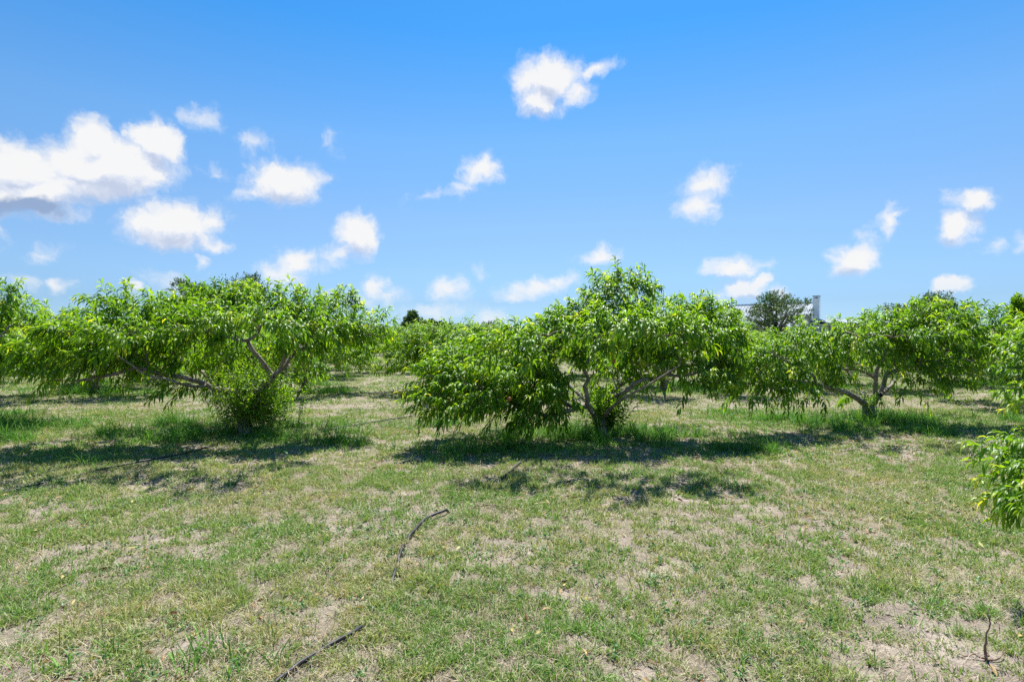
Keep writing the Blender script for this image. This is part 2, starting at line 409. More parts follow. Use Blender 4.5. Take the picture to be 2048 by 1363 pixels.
def make_tall():
    acc = Acc()
    for (d0, d1, nt, nb, ws) in ((2.2, 6, 9000, 6, 1.0), (6, 11.5, 90000, 6, 1.15), (11.5, 20, 90000, 4, 2.0), (20, 45, 60000, 4, 4.0)):
        x, y = scatter(nt, d0, d1, 2.0)
        tm = tall_mask(x, y); k = rng.random(nt) < tm * (1.0 if d1 < 7 else .5 if d1 < 12 else .6); x, y, tm = x[k], y[k], tm[k]; n = len(x)
        if n == 0: continue
        sz = (.30 + .80 * tm) * (.45 + 1.1 * rng.random(n) ** 1.5) * (1 if d0 > 5 else .62)
        xx = np.repeat(x, nb) + rng.normal(0, .022, n * nb); yy = np.repeat(y, nb) + rng.normal(0, .022, n * nb)
        P = np.stack([xx, yy, gh(xx, yy) - .005], -1)
        tint = np.clip(.28 + .75 * np.repeat(fbm(x, y, 1.2, 3, 44), nb) + rng.normal(0, .18, n * nb), 0, 1)
        V, f, a = blades(P, np.repeat(sz, nb) * rng.uniform(.11, .32, n * nb), rng.uniform(.005, .010, n * nb) * ws, rng.random(n * nb) * 6.28, np.abs(rng.normal(.75, .4, n * nb)), tint, 4)
        acc.add(V, f, a)
    return tag(acc.build('tall_grass', M['tall_grass'], smooth_sh=False), 'lush unmown bright green grass growing in the shade under the peach trees', 'tall grass', kind='stuff')

def make_weeds():
    acc = Acc()
    for (d0, d1, nt, under, s, ws) in ((2.4, 7, 5500, False, .55, 1), (6, 13, 16000, True, 1.0, 1), (13, 24, 11000, True, 1.0, 1.7)):
        x, y = scatter(nt, d0, d1, 1.5)
        tm = tall_mask(x, y) if under else smooth(.45, .62, fbm(x, y, 1.0, 3, 120)) * .7
        tm = tm * (smooth(.42, .56, fbm(x, y, .9, 2, 121)) if under else 1)
        k = rng.random(nt) < tm * .6; x, y = x[k], y[k]; n = len(x); nl = 9
        hgt = rng.uniform(.04, .20, n) if under else rng.uniform(.01, .04, n)
        hh = np.repeat(hgt, nl) * rng.random(n * nl); az = rng.random(n * nl) * 6.28
        P = np.stack([np.repeat(x, nl) + rng.normal(0, .012, n * nl), np.repeat(y, nl) + rng.normal(0, .012, n * nl), np.repeat(gh(x, y), nl) + hh], -1)
        D = np.stack([np.cos(az), np.sin(az), rng.uniform(.1, 1.1, n * nl)], -1)
        L = rng.uniform(.022, .05, n * nl) * (1.15 if under else .8) * ws ** .5
        V, f, a = leaves(P, D, L, L * .42 * ws ** .3, rng.uniform(.1, .6, n * nl), np.clip(rng.normal(.5, .2, n * nl), 0, 1))
        acc.add(V, f, a)
    return tag(acc.build('weeds', M['weed']), 'low broad-leaved green weeds mixed into the grass', 'weeds', kind='stuff')

make_grass(); make_straw(); make_litter(); make_tall(); make_weeds()

# ------------------------------------------------------------------ tree growing
class Tree:
    def __init__(s, base, seed):
        s.base = np.array([base[0], base[1], float(gh(np.array(base[0]), np.array(base[1])))])
        s.rg = np.random.default_rng(seed)
        s.wood = Acc(); s.nodes = np.zeros((0, 3)); s.path = np.zeros(0); s.par = np.zeros(0, int); s.lim = np.zeros(0)
        s.cnt = np.zeros(0); s.paths = []
    def limb(s, pts, r0, r1, sides=9, wob=.010):
        P = catmull(pts); n = len(P)
        t = np.linspace(0, 1, n)
        w = np.stack([fbm(t * n * .16 + 3.1 * len(s.nodes), t * 0 + i, 1, 3, int(s.rg.integers(999))) - .5 for i in range(3)], -1)
        P = P + w * wob * 4 * np.sin(np.pi * np.clip(t, 0, 1))[:, None]
        rad = (r0 + (r1 - r0) * t ** .8) * (1 + .22 * (fbm(t * n * .35, t * 0 + 7 + r0 * 99, 1, 2, 9) - .5))
        V, f = tubes(P[None], rad[None], sides)
        # gnarled cross-section
        ring = V.reshape(n, sides, 3); cen = P[:, None]
        k = 1 + .16 * (_hash(np.arange(n)[:, None] // 2 + 0 * np.arange(sides)[None], np.arange(sides)[None] + 0 * np.arange(n)[:, None], 5) - .5)
        V = cen + (ring - cen) * k[..., None]
        s.wood.add(V, f)
        s.add_nodes(P[1:], rad[1:])
        return P
    def add_nodes(s, P, rad=None, parent=None):
        n0 = len(s.nodes)
        if len(s.nodes) and parent is None:
            parent = int(np.argmin(np.linalg.norm(s.nodes - P[0], axis=1)))
        pl = s.path[parent] if n0 else 0
        seg = np.concatenate([[0 if not n0 else np.linalg.norm(P[0] - s.nodes[parent])], np.linalg.norm(np.diff(P, axis=0), axis=1)])
        s.nodes = np.vstack([s.nodes, P]); s.path = np.concatenate([s.path, pl + np.cumsum(seg)])
        s.par = np.concatenate([s.par, [parent if n0 else -1], n0 + np.arange(len(P) - 1)]).astype(int)
        s.lim = np.concatenate([s.lim, rad if rad is not None else np.full(len(P), 9.)])
        s.cnt = np.concatenate([s.cnt, np.zeros(len(P))])
        return n0
    def grow(s, T):
        """twigs from the skeleton out to each target, nearest first"""
        d = np.array([np.min(np.linalg.norm(s.nodes - t, axis=1)) for t in T])
        for k in np.argsort(d):
            t = T[k]
            dd = np.linalg.norm(s.nodes - t, axis=1) + .10 * s.path + .35 * np.maximum(s.nodes[:, 2] - t[2], 0)
            i = int(np.argmin(dd)); a = s.nodes[i]; L = np.linalg.norm(t - a)
            if L < .03: L = .03; t = t + .03
            c = (a + t) / 2 + s.rg.normal(0, .10, 3) * L + np.array([0, 0, .10 * L])
            u = np.linspace(0, 1, 6)[:, None]
            P = (1 - u) ** 2 * a + 2 * u * (1 - u) * c + u ** 2 * t
            n0 = s.add_nodes(P[1:], None, i)
            s.paths.append((i, n0, P))
            j = n0 + 4
            while j >= 0: s.cnt[j] += 1; j = s.par[j]
    def build_twigs(s, acc):
        PP, RR = [], []
        for (i, n0, P) in s.paths:
            c = np.concatenate([[s.cnt[n0]], s.cnt[n0:n0 + 5]])
            r = .0028 * c ** .47
            r[0] = min(r[0] * 1.15, s.lim[i]); PP.append(P); RR.append(np.minimum(r, .03))
        if PP:
            V, f = tubes(np.array(PP), np.array(RR), 5); acc.add(V, f)

def shoots(base, dirs, length, nleaf, rg, acc_leaf, acc_twig, leafL=(.12, .18), wr=.215, droop=(.6, 1.7), sag=.5, tintb=.45, wind=(-.15, 0, 0), tips=.3, topz=None, tipless=0):
    """base,dirs (n,3), length (n,). leafy shoots; leaves hang from arching axes"""
    n = len(base); dirs = norm(dirs)
    u = np.linspace(0, 1, 5)[None, :, None]
    bend = np.array([0, 0, -1.])[None, None] * (sag * length)[:, None, None] * (u ** 2) * (1 - np.clip(dirs[:, None, 2:3], 0, .8) * .9)
    wv = np.array(wind)[None, None] * length[:, None, None] * u ** 2
    P = base[:, None] + dirs[:, None] * length[:, None, None] * u + bend + wv
    Rr = np.linspace(.0032, .0012, 5)[None] * np.ones((n, 1))
    V, f = tubes(P, Rr, 3, cap=False); acc_twig.add(V, f)
    m = nleaf
    s = (np.arange(m) + rg.random((n, m))) / m * .97 + .03
    k = np.minimum((s * 4).astype(int), 3); fr = s * 4 - k
    ii = np.arange(n)[:, None]
    A = P[ii, k]; B = P[ii, k + 1]; pos = A + (B - A) * fr[..., None]; ax = norm(B - A)
    ref = norm(rg.normal(0, 1, (n, 3)))[:, None] + 0 * ax
    e1 = norm(np.cross(ax, ref)); e2 = np.cross(ax, e1)
    ph = (np.arange(m) * 2.399)[None] + rg.random((n, 1)) * 6.28 + rg.normal(0, .25, (n, m))
    op = np.radians(62 - 34 * s + rg.normal(0, 9, (n, m)))
    rad = e1 * np.cos(ph)[..., None] + e2 * np.sin(ph)[..., None]
    D = ax * np.cos(op)[..., None] + rad * np.sin(op)[..., None] + np.array(wind) * .5
    L = rg.uniform(leafL[0], leafL[1], (n, m)) * (1 - .45 * np.clip(s - .75, 0, 1) * 4 * .9) * (.75 + .25 * np.minimum(s * 5, 1))
    dr = rg.uniform(droop[0], droop[1], (n, m)) * (1 - .5 * np.clip(s - .7, 0, 1) * 3)
    sh = rg.normal(0, .10, (n, 1))
    tint = np.clip(tintb + sh + rg.normal(0, .09, (n, m)) + tips * np.clip(s - .62, 0, 1) * 2.3 * (rg.random((n, 1)) > tipless), 0, 1)
    tint = np.where(rg.random((n, m)) < .012, .97, tint)
    V, f, a = leaves(pos.reshape(-1, 3), D.reshape(-1, 3), L.ravel(), L.ravel() * wr, dr.ravel(), tint.ravel(), rg=rg)
    acc_leaf.add(V, f, a)
    return P

def sample_blobs(blobs, rg, shell=.55):
    out = []; cen = []
    for (c, r, n) in blobs:
        d = norm(rg.normal(0, 1, (n, 3)))
        q = rg.random(n) ** (1 / 3.) ; q = np.where(rg.random(n) < shell, .7 + .3 * q, q)
        out.append(np.asarray(c) + d * q[:, None] * np.asarray(r)); cen.append(np.repeat(np.asarray(c)[None], n, 0))
    return np.concatenate(out), np.concatenate(cen)

PEACH_LABEL = {}
def finish_tree(t, name, label, cat, group, crown, twigs, mats=('bark', 'peach_leaf'), peaches=(), sucker=None):
    root = empty(name, tuple(t.base)); tag(root, label, cat, group)
    off = t.base
    t.wood.build('trunk', M[mats[0]], root, off)
    t.build_twigs(twigs)
    twigs.build('branches', M['twig'] if mats[0] == 'bark' else M[mats[0]], root, off)
    crown.build('crown', M[mats[1]], root, off)
    if sucker is not None: sucker.build('trunk_shoots', M['sucker_leaf'], root, off)
    for p in peaches: peach(p - off, root)
    return root

def peach(p, parent):
    th = np.linspace(0, 2 * np.pi, 17)[:-1]; ph = np.linspace(0, np.pi, 10)
    r = .036; V = []
    for a in ph:
        for b in th:
            seam = 1 - .10 * math.exp(-((b - .8) / .25) ** 2) * math.sin(a)
            dip = 1 - .22 * math.exp(-(a / .3) ** 2)
            V.append([r * seam * math.sin(a) * math.cos(b), r * seam * math.sin(a) * math.sin(b), r * .95 * dip * math.cos(a)])
    V = np.array(V) + p; f = []
    for i in range(9):
        for j in range(16):
            f.append([i * 16 + j, (i + 1) * 16 + j, (i + 1) * 16 + (j + 1) % 16, i * 16 + (j + 1) % 16])
    return mesh_obj('peach', V, [np.array(f)], M['peach'], parent)

def fine_peach_tree(key, seed, limbs, blobs_px, label, D0, nsc=1.0, group='peach trees of the front row', up=.75, extra_targets=None, suck=None, peaches=(), wind=(-.15, 0, 0), name='peach_tree', nleaf=17, tintb=.47, droop=(.6, 1.7)):
    t = Tree(TREES[key], seed); rg = t.rg
    for (pts, r0, r1) in limbs:
        P = [W(a, b, D0 + c) for a, b, c in pts]
        t.limb(P, r0, r1)
    blobs = []
    for (px, py, dd, rx, ry, n) in blobs_px:
        if py < 665 and not (key == 't2' and py < 600): py += 15
        if key == 't2' and px < 920: px += 24
        if key == 't1' and px > 680: px -= 8
        D = D0 + dd; c = W(px, py, D); s = D / F
        blobs.append((c, (rx * s, max(.32, rx * s * .8), ry * s), max(1, int(n * (nsc if abs(dd) < 1.3 or dd < 0 and px < 1100 and D0 < 9.5 else .72)))))
    T, cen = sample_blobs(blobs, rg)
    T[:, 2] = np.maximum(T[:, 2], .42)
    t.grow(T)
    crown, twigs = Acc(), Acc()
    outw = T - np.array([t.base[0], t.base[1], 1.3]); outw[:, 2] *= .4
    d = norm(outw) * .55 + norm(T - cen) * .45 + np.array([0, 0, 1.]) * (up * rg.random(len(T)) - .05)[:, None] + rg.normal(0, .3, T.shape)
    top = (T[:, 2] > cen[:, 2] + .02) & (T[:, 2] > 1.75) & (rg.random(len(T)) < .42)
    d[top] = norm(T - cen)[top] * .25 + np.array([0, 0, 1.1]) + rg.normal(0, .22, (int(top.sum()), 3))
    ln = rg.uniform(.20, .44, len(T)); ln[top] = rg.uniform(.22, .46, int(top.sum()))
    shoots(T[~top], d[~top], ln[~top], nleaf, rg, crown, twigs, wind=wind, tintb=tintb, droop=droop)
    shoots(T[top], d[top], ln[top], nleaf + 2, rg, crown, twigs, wind=wind, tintb=tintb + .03, droop=(.4, 1.3), sag=.25)
    if extra_targets is not None:
        B, Dr, Ln, nl = extra_targets
        t.grow(B)
        shoots(B, Dr, Ln, nl, rg, crown, twigs, wind=wind, tintb=tintb + .07, sag=.25, tips=.45, droop=(.6, 1.7))
    sk = None
    if suck is not None:
        sk = Acc(); sw = Acc(); n, rx, ry, hmin, hmax, ll, nl, offx = suck
        a = rg.random(n) * 6.28; q = np.sqrt(rg.random(n))
        B = t.base + np.stack([np.cos(a) * q * rx * .45 + offx * rg.random(n), np.sin(a) * q * ry * .45, rg.uniform(.02, .35, n)], -1)
        Dr = np.stack([np.cos(a) * q * .3, np.sin(a) * q * .3, np.ones(n)], -1) + rg.normal(0, .13, (n, 3))
        Ln = hmin + (hmax - hmin) * rg.random(n) ** .9; B[:, 0] += .24 * rx * rg.normal(.3, 1, n)
        shoots(B, Dr, Ln, nl, rg, sk, sw, leafL=ll, wr=.27, sag=.1, tintb=.5, tips=.25, droop=(.2, .9), wind=(0, 0, 0))
        twigs.V += sw.V; twigs.A += sw.A
        for kk, v in sw.F.items(): twigs.F.setdefault(kk, []).extend([x + twigs.n for x in v])
        twigs.n += sw.n
    pk = [W(a, b, c) for a, b, c in peaches]
    return finish_tree(t, name, label, 'peach tree', group, crown, twigs, peaches=pk, sucker=sk)

def px_shoots(lst, D0):
    """(px,py,dd, tip px, tip py, tip dd)"""
    B = np.array([W(a, b, D0 + c) for a, b, c, *_ in lst]); T = np.array([W(d, e, D0 + f) for _, _, _, d, e, f in lst])
    return B, T - B, np.linalg.norm(T - B, axis=1)

# ---- tree left of the aisle
D1 = TREES['t1'][1]
limbs1 = [
    ([(496, 876, 0), (489, 845, 0), (489, 818, .02), (500, 796, 0)], .115, .085),
    ([(497, 800, 0), (522, 775, -.1), (545, 752, -.2)], .08, .060),
    ([(545, 752, -.2), (523, 722, -.3), (503, 696, -.35), (495, 681, -.4)], .045, .034),
    ([(495, 681, -.4), (479, 680, -.5), (456, 674, -.6), (432, 667, -.7), (400, 650, -.7), (370, 630, -.6)], .030, .010),
    ([(495, 681, -.4), (514, 667, -.4), (523, 643, -.4), (526, 617, -.3), (520, 595, -.3)], .028, .010),
    ([(546, 751, -.2), (564, 737, -.1), (576, 722, 0), (590, 706, .1), (620, 690, .2), (655, 678, .3), (708, 673, .3), (745, 668, .3)], .048, .012),
    ([(561, 735, -.1), (569, 711, -.3), (572, 690, -.4), (585, 655, -.5), (590, 620, -.5)], .028, .010),
    ([(500, 800, 0), (540, 770, .6), (575, 735, 1.2), (600, 690, 1.7), (610, 640, 2.0)], .05, .012),
    ([(490, 812, 0), (473, 784, -.1), (436, 780, -.25), (403, 764, -.4), (367, 755, -.6), (315, 746, -.7), (279, 735, -.8), (240, 745, -.9), (183, 757, -.9), (147, 762, -.8)], .058, .018),
    ([(440, 779, -.25), (420, 760, .1), (407, 747, .3), (360, 715, .6), (310, 690, .8)], .034, .012),
    ([(410, 768, -.4), (403, 773, -.5), (367, 769, -.8), (330, 758, -1.0), (293, 749, -1.1), (250, 720, -1.2), (200, 690, -1.2)], .028, .010),
    ([(279, 735, -.8), (230, 722, -.6), (176, 711, -.5), (139, 703, -.4)], .020, .009),
    ([(490, 815, 0), (470, 790, .5), (450, 740, 1.1), (440, 680, 1.6), (430, 630, 1.9)], .05, .012),
    ([(300, 742, -.7), (290, 700, -.7), (280, 650, -.7), (270, 620, -.7)], .020, .008),
]
blobs1 = [
    (225, 605, -.5, 40, 18, 14), (275, 625, -.6, 55, 26, 30), (350, 625, -.5, 55, 25, 32), (420, 600, -.3, 45, 22, 26), (470, 605, -.3, 50, 26, 34), (530, 600, -.2, 55, 26, 34), (590, 605, -.2, 42, 26, 26),
    (640, 630, .1, 34, 24, 16), (690, 620, .2, 34, 32, 24), (735, 650, .3, 42, 20, 22), (700, 668, .2, 55, 18, 24), (620, 665, -.3, 52, 28, 36), (600, 690, -.4, 50, 18, 22),
    (450, 650, -.5, 55, 16, 24), (380, 660, -.4, 70, 32, 44), (300, 690, -.7, 75, 34, 56), (210, 680, -.9, 80, 34, 56), (130, 690, -.8, 70, 36, 44), (90, 720, -.7, 45, 22, 18), (190, 730, -.9, 70, 18, 30), (110, 750, -.7, 36, 10, 8),
    (330, 728, -.2, 70, 16, 24), (260, 655, .2, 70, 25, 22), (430, 610, 1.7, 90, 26, 30), (560, 625, 1.9, 90, 30, 32), (330, 640, 1.1, 70, 30, 20), (650, 650, 1.2, 60, 26, 20),
    (400, 632, -1.9, 70, 16, 24), (530, 630, -2.1, 60, 14, 26), (250, 655, -2.0, 60, 16, 28), (150, 665, -1.6, 60, 16, 14), (640, 640, -1.2, 40, 14, 10), (330, 648, -1.4, 60, 14, 18), (450, 632, -1.45, 55, 13, 16), (560, 640, -1.5, 50, 13, 14), (190, 665, -1.7, 55, 16, 14), (395, 775, -.4, 25, 8, 5), (345, 775, -.8, 25, 6, 4), (505, 640, .5, 70, 22, 24),
    (440, 712, .8, 52, 24, 50), (520, 715, .9, 50, 24, 40), (470, 755, .6, 45, 20, 34), (395, 700, 1.0, 40, 22, 22), (590, 720, 1.1, 40, 22, 20), (540, 770, .6, 30, 20, 16),
]
ex1 = px_shoots([(205, 610, -.5, 172, 590, -.6), (240, 600, -.5, 228, 568, -.5), (300, 600, -.5, 290, 578, -.5), (350, 600, -.4, 330, 582, -.4), (415, 590, -.3, 410, 565, -.3), (560, 590, -.2, 562, 562, -.2),
                 (590, 590, -.2, 606, 570, -.2), (680, 600, .2, 682, 574, .2), (700, 600, .2, 712, 580, .2), (650, 610, .1, 640, 578, .1), (730, 640, .3, 732, 604, .3), (760, 640, .3, 784, 612, .3), (755, 660, .3, 792, 655, .3),
                 (470, 590, -.3, 478, 562, -.3), (520, 590, -.3, 515, 566, -.3), (160, 690, -.8, 60, 700, -.8), (120, 700, -.8, 30, 720, -.8)], D1)
fine_peach_tree('t1', 101, limbs1, blobs1, 'wide low peach tree with forked limbs and leafy shoots hiding its trunk', D1, 1.12,
                extra_targets=(*ex1, 20), suck=(230, .85, .6, .25, 1.35, (.055, .10), 26, .12))

# ---- tree right of the aisle
D2 = TREES['t2'][1]
limbs2 = [
    ([(1206, 884, 0), (1204, 862, 0), (1200, 845, .02), (1196, 830, 0)], .12, .085),
    ([(1203, 850, 0), (1208, 830, .05), (1216, 808, .1), (1228, 790, .1)], .09, .06),
    ([(1197, 838, 0), (1185, 822, -.1), (1175, 809, -.15)], .075, .055),
    ([(1175, 811, -.15), (1174, 788, -.15), (1169, 772, -.2), (1177, 757, -.2), (1168, 738, -.2), (1179, 720, -.2), (1188, 700, -.2), (1191, 672, -.2), (1200, 648, -.15), (1210, 610, -.1), (1214, 580, -.1)], .042, .012),
    ([(1185, 706, -.2), (1210, 690, -.2), (1228, 672, -.1), (1268, 666, 0), (1300, 640, 0), (1330, 620, .1)], .024, .009),
    ([(1178, 812, -.15), (1170, 811, -.15), (1156, 815, -.3), (1137, 821, -.5), (1121, 827, -.7), (1100, 833, -.7), (1075, 826, -.7), (1030, 808, -.7), (980, 785, -.7), (930, 765, -.7), (880, 755, -.8), (850, 750, -.8)], .050, .008),
    ([(1150, 817, -.3), (1120, 800, -.1), (1080, 785, .1), (1030, 765, .3), (980, 735, .4), (930, 715, .4), (880, 715, .4)], .034, .010),
    ([(1228, 792, .1), (1246, 786, -.05), (1262, 772, -.1), (1273, 764, -.15), (1293, 759, -.2), (1312, 757, -.2), (1332, 751, -.3), (1361, 751, -.3), (1395, 745, -.3), (1430, 735, -.3)], .046, .014),
    ([(1222, 796, .1), (1226, 784, .2), (1238, 772, .3), (1260, 759, .4), (1300, 735, .6), (1342, 716, .7), (1369, 694, .7), (1400, 660, .7), (1420, 635, .6)], .036, .010),
    ([(1215, 808, .1), (1230, 780, .6), (1250, 740, 1.2), (1270, 690, 1.6), (1290, 640, 1.8)], .05, .012),
    ([(1200, 830, 0), (1170, 800, .6), (1130, 760, 1.2), (1100, 710, 1.5), (1080, 680, 1.6)], .05, .012),
    ([(1205, 835, 0), (1225, 815, -.6), (1260, 790, -1.1), (1310, 760, -1.5), (1360, 730, -1.7)], .035, .010),
    ([(1120, 800, -.1), (1100, 760, -.4), (1085, 720, -.5), (1080, 690, -.5)], .024, .009),
]
blobs2 = [
    (1225, 590, -.1, 34, 28, 22), (1270, 592, 0, 36, 24, 18), (1180, 625, -.2, 40, 26, 26), (1235, 630, -.2, 55, 26, 34), (1285, 630, 0, 30, 26, 18), (1120, 652, -.1, 46, 24, 28), (1180, 670, -.3, 50, 26, 34), (1090, 680, 0, 50, 28, 32),
    (1350, 632, .1, 30, 22, 18), (1395, 630, .3, 46, 28, 34), (1440, 645, .2, 34, 22, 24), (1430, 618, .2, 28, 14, 12), (1350, 670, .1, 60, 26, 38), (1430, 680, .1, 50, 28, 36), (1260, 680, .1, 60, 28, 34), (1300, 715, .0, 60, 20, 28), (1380, 720, -.2, 66, 22, 34), (1430, 740, -.3, 50, 22, 24),
    (1400, 765, -.3, 36, 18, 12), (1250, 730, .4, 50, 25, 22),
    (1110, 720, -.4, 55, 30, 40), (1040, 700, .2, 70, 28, 44), (970, 710, .3, 60, 26, 36), (905, 735, .1, 50, 26, 30), (860, 760, -.6, 42, 26, 24), (1050, 760, -.6, 75, 34, 66), (960, 770, -.8, 75, 32, 62), (880, 800, -1.0, 42, 20, 22), (1010, 810, -.9, 62, 20, 34),
    (1090, 800, -.7, 50, 24, 30), (1070, 832, -.8, 46, 10, 12), (1130, 780, -.4, 34, 28, 22), (850, 820, -1.0, 22, 12, 6), (940, 740, -.5, 60, 24, 34),
    (1270, 650, 1.6, 90, 30, 30), (1120, 690, 1.5, 90, 28, 30), (1390, 660, 1.5, 70, 26, 24), (1330, 650, -2.0, 60, 16, 28), (1170, 655, -1.9, 50, 12, 12), (1400, 665, -2.0, 60, 18, 24), (1040, 690, -1.9, 60, 16, 28), (1260, 632, -2.3, 50, 12, 18), (1290, 668, -1.45, 44, 12, 14), (1120, 668, -1.45, 50, 14, 16), (1205, 640, -1.6, 45, 12, 14), (1370, 672, -1.3, 45, 14, 12), (1000, 690, 1.2, 60, 18, 16),
    (1215, 760, .6, 24, 28, 14), (1215, 705, .3, 40, 24, 18),
]
ex2 = px_shoots([(1218, 590, -.1, 1208, 534, -.1), (1222, 600, -.1, 1222, 545, -.1), (1215, 600, -.2, 1200, 556, -.2), (1235, 595, -.1, 1240, 550, -.1), (1230, 600, -.1, 1228, 560, -.1), (1270, 580, 0, 1275, 548, 0), (1285, 585, 0, 1300, 555, 0), (1290, 600, 0, 1303, 570, 0), (1185, 605, -.2, 1168, 575, -.2), (1195, 605, -.2, 1190, 580, -.2),
                 (1165, 615, -.2, 1145, 600, -.2), (1130, 630, -.1, 1112, 610, -.1), (1105, 650, 0, 1080, 625, 0), (1335, 610, .1, 1322, 585, .1), (1350, 610, .1, 1352, 592, .1), (1395, 612, .3, 1392, 586, .3), (1420, 615, .3, 1418, 595, .3),
                 (1455, 620, .2, 1470, 600, .2), (1465, 630, .2, 1482, 620, .2), (1435, 620, .2, 1440, 602, .2), (870, 750, -.6, 822, 728, -.6), (860, 770, -.8, 808, 772, -.9), (870, 790, -1.0, 820, 810, -1.0), (1375, 612, .2, 1368, 592, .2), (1250, 580, -.1, 1254, 550, -.1)], D2)
fine_peach_tree('t2', 202, limbs2, blobs2, 'tallest peach tree, with a plume of upright shoots, right of the aisle', D2, 1.12,
                extra_targets=(*ex2, 22), suck=(80, .3, .28, .2, .7, (.08, .12), 18, .12), peaches=[(1228, 722, D2 - .55), (1018, 797, D2 - 1.12)], wind=(-.22, 0, 0))

# ---- right-hand tree
D3 = TREES['t3'][1]
limbs3 = [
    ([(1736, 852, 0), (1738, 838, 0), (1736, 822, 0), (1735, 808, 0)], .12, .10),
    ([(1735, 812, 0), (1727, 805, -.05), (1705, 791, -.2), (1683, 781, -.4), (1660, 776, -.6), (1630, 764, -.9), (1600, 762, -1.1), (1560, 755, -1.3), (1520, 745, -1.5)], .065, .014),
    ([(1632, 766, -.9), (1627, 752, -1.0), (1610, 742, -1.1), (1580, 725, -1.2), (1540, 705, -1.2)], .026, .010),
    ([(1740, 812, 0), (1750, 800, 0), (1750, 780, 0), (1751, 757, -.1), (1755, 735, -.1), (1766, 716, -.1), (1775, 690, -.1), (1790, 660, 0)], .055, .014),
    ([(1748, 806, 0), (1756, 791, .1), (1766, 771, .1), (1775, 746, .1), (1797, 739, .1), (1817, 732, 0), (1833, 721, 0), (1870, 708, 0), (1920, 690, .1), (1950, 660, .1)], .055, .014),
    ([(1751, 757, -.1), (1727, 742, -.2), (1699, 738, -.3), (1683, 735, -.4), (1650, 715, -.5), (1610, 690, -.5)], .032, .010),
    ([(1830, 724, 0), (1860, 722, -.3), (1889, 718, -.4), (1917, 716, -.5), (1950, 723, -.6)], .026, .010),
    ([(1760, 790, 0), (1790, 760, .7), (1820, 700, 1.4), (1840, 650, 1.8)], .045, .012),
    ([(1738, 806, 0), (1720, 780, .7), (1690, 720, 1.4), (1670, 680, 1.8)], .045, .012),
    ([(1800, 738, .1), (1830, 690, -.1), (1850, 650, -.2), (1860, 620, -.2)], .026, .010),
]
blobs3 = [
    (1800, 640, -.1, 38, 22, 22), (1850, 630, -.2, 50, 24, 34), (1900, 640, -.1, 40, 22, 24), (1950, 640, .1, 42, 24, 26), (1985, 660, .2, 30, 24, 14), (1790, 680, -.1, 50, 26, 36), (1850, 680, -.1, 66, 28, 48), (1920, 685, 0, 50, 24, 32),
    (1820, 720, -.2, 50, 16, 22), (1870, 735, -.4, 36, 20, 20), (1900, 760, -.5, 26, 16, 9), (1835, 765, -.4, 22, 14, 7), (1940, 730, -.5, 36, 18, 14), (1740, 690, -.1, 44, 28, 28), (1690, 690, -.3, 52, 28, 34), (1630, 690, -.5, 56, 26, 36), (1580, 700, -.9, 50, 26, 34),
    (1530, 720, -1.2, 44, 24, 30), (1500, 750, -1.5, 42, 18, 22), (1560, 770, -1.2, 56, 16, 28), (1490, 780, -1.5, 36, 12, 12), (1610, 785, -1.1, 46, 12, 16), (1660, 740, -.4, 50, 18, 20), (1650, 765, -.8, 40, 12, 10), (1560, 735, -1.1, 50, 18, 24),
    (1840, 645, 1.6, 80, 26, 28), (1690, 670, 1.6, 90, 24, 30), (1740, 650, .8, 60, 18, 16), (1780, 670, -1.7, 60, 16, 16), (1870, 670, -1.6, 60, 18, 16), (1700, 670, -1.5, 50, 12, 10), (1725, 790, .1, 14, 16, 5),
]
ex3 = px_shoots([(1800, 640, -.1, 1775, 615, -.1), (1840, 620, -.2, 1830, 600, -.2), (1870, 620, -.2, 1878, 598, -.2), (1950, 630, .1, 1945, 604, .1), (1970, 635, .1, 1995, 620, .1), (1510, 765, -1.5, 1460, 770, -1.6), (1520, 740, -1.4, 1480, 725, -1.4)], D3)
fine_peach_tree('t3', 303, limbs3, blobs3, 'broad peach tree on a dark trunk with two pale upright limbs', D3, 1.12,
                extra_targets=(*ex3, 20), suck=(16, .18, .18, .15, .4, (.06, .10), 14, 0), peaches=[(1822, 671, D3 - .9)], wind=(-.05, 0, 0), tintb=.43)

# ---- left edge tree (trunk just outside the frame)
D0_ = TREES['t0'][1]; bx = CX + TREES['t0'][0] / D0_ * F
limbs0 = [
    ([(bx, 862, 0), (bx, 830, 0), (bx + 6, 810, 0)], .12, .09),
    ([(bx + 4, 812, 0), (bx + 50, 775, -.1), (10, 735, -.3), (45, 742, -.4), (66, 750, -.4)], .05, .014),
    ([(bx + 4, 812, 0), (bx + 40, 760, .5), (bx + 90, 700, 1), (60, 660, 1.3), (120, 640, 1.5)], .055, .012),
    ([(bx + 2, 812, 0), (bx - 30, 750, .2), (bx - 80, 690, .4), (bx - 130, 650, .5)], .05, .012),
    ([(bx + 4, 812, 0), (bx + 20, 760, -.7), (bx + 50, 700, -1.4), (bx + 90, 650, -1.6)], .045, .012),
    ([(bx + 50, 775, -.1), (-20, 710, -.2), (0, 660, -.2), (5, 610, -.2)], .03, .010),
]
blobs0 = [(5, 590, -.2, 22, 28, 12), (30, 630, 0, 46, 22, 24), (90, 640, 1.0, 56, 22, 30), (150, 650, 1.3, 50, 20, 22), (60, 670, .3, 70, 26, 40), (0, 660, -.2, 50, 34, 34), (-60, 650, 0, 70, 34, 34), (40, 700, -.1, 60, 26, 34), (-30, 710, -.3, 60, 26, 30),
          (100, 690, .8, 60, 26, 28), (-150, 660, .4, 80, 32, 34), (-120, 640, 1.5, 80, 26, 24), (-60, 660, -1.5, 80, 28, 30), (20, 735, -.3, 30, 10, 8), (-180, 700, -.6, 60, 26, 22)]
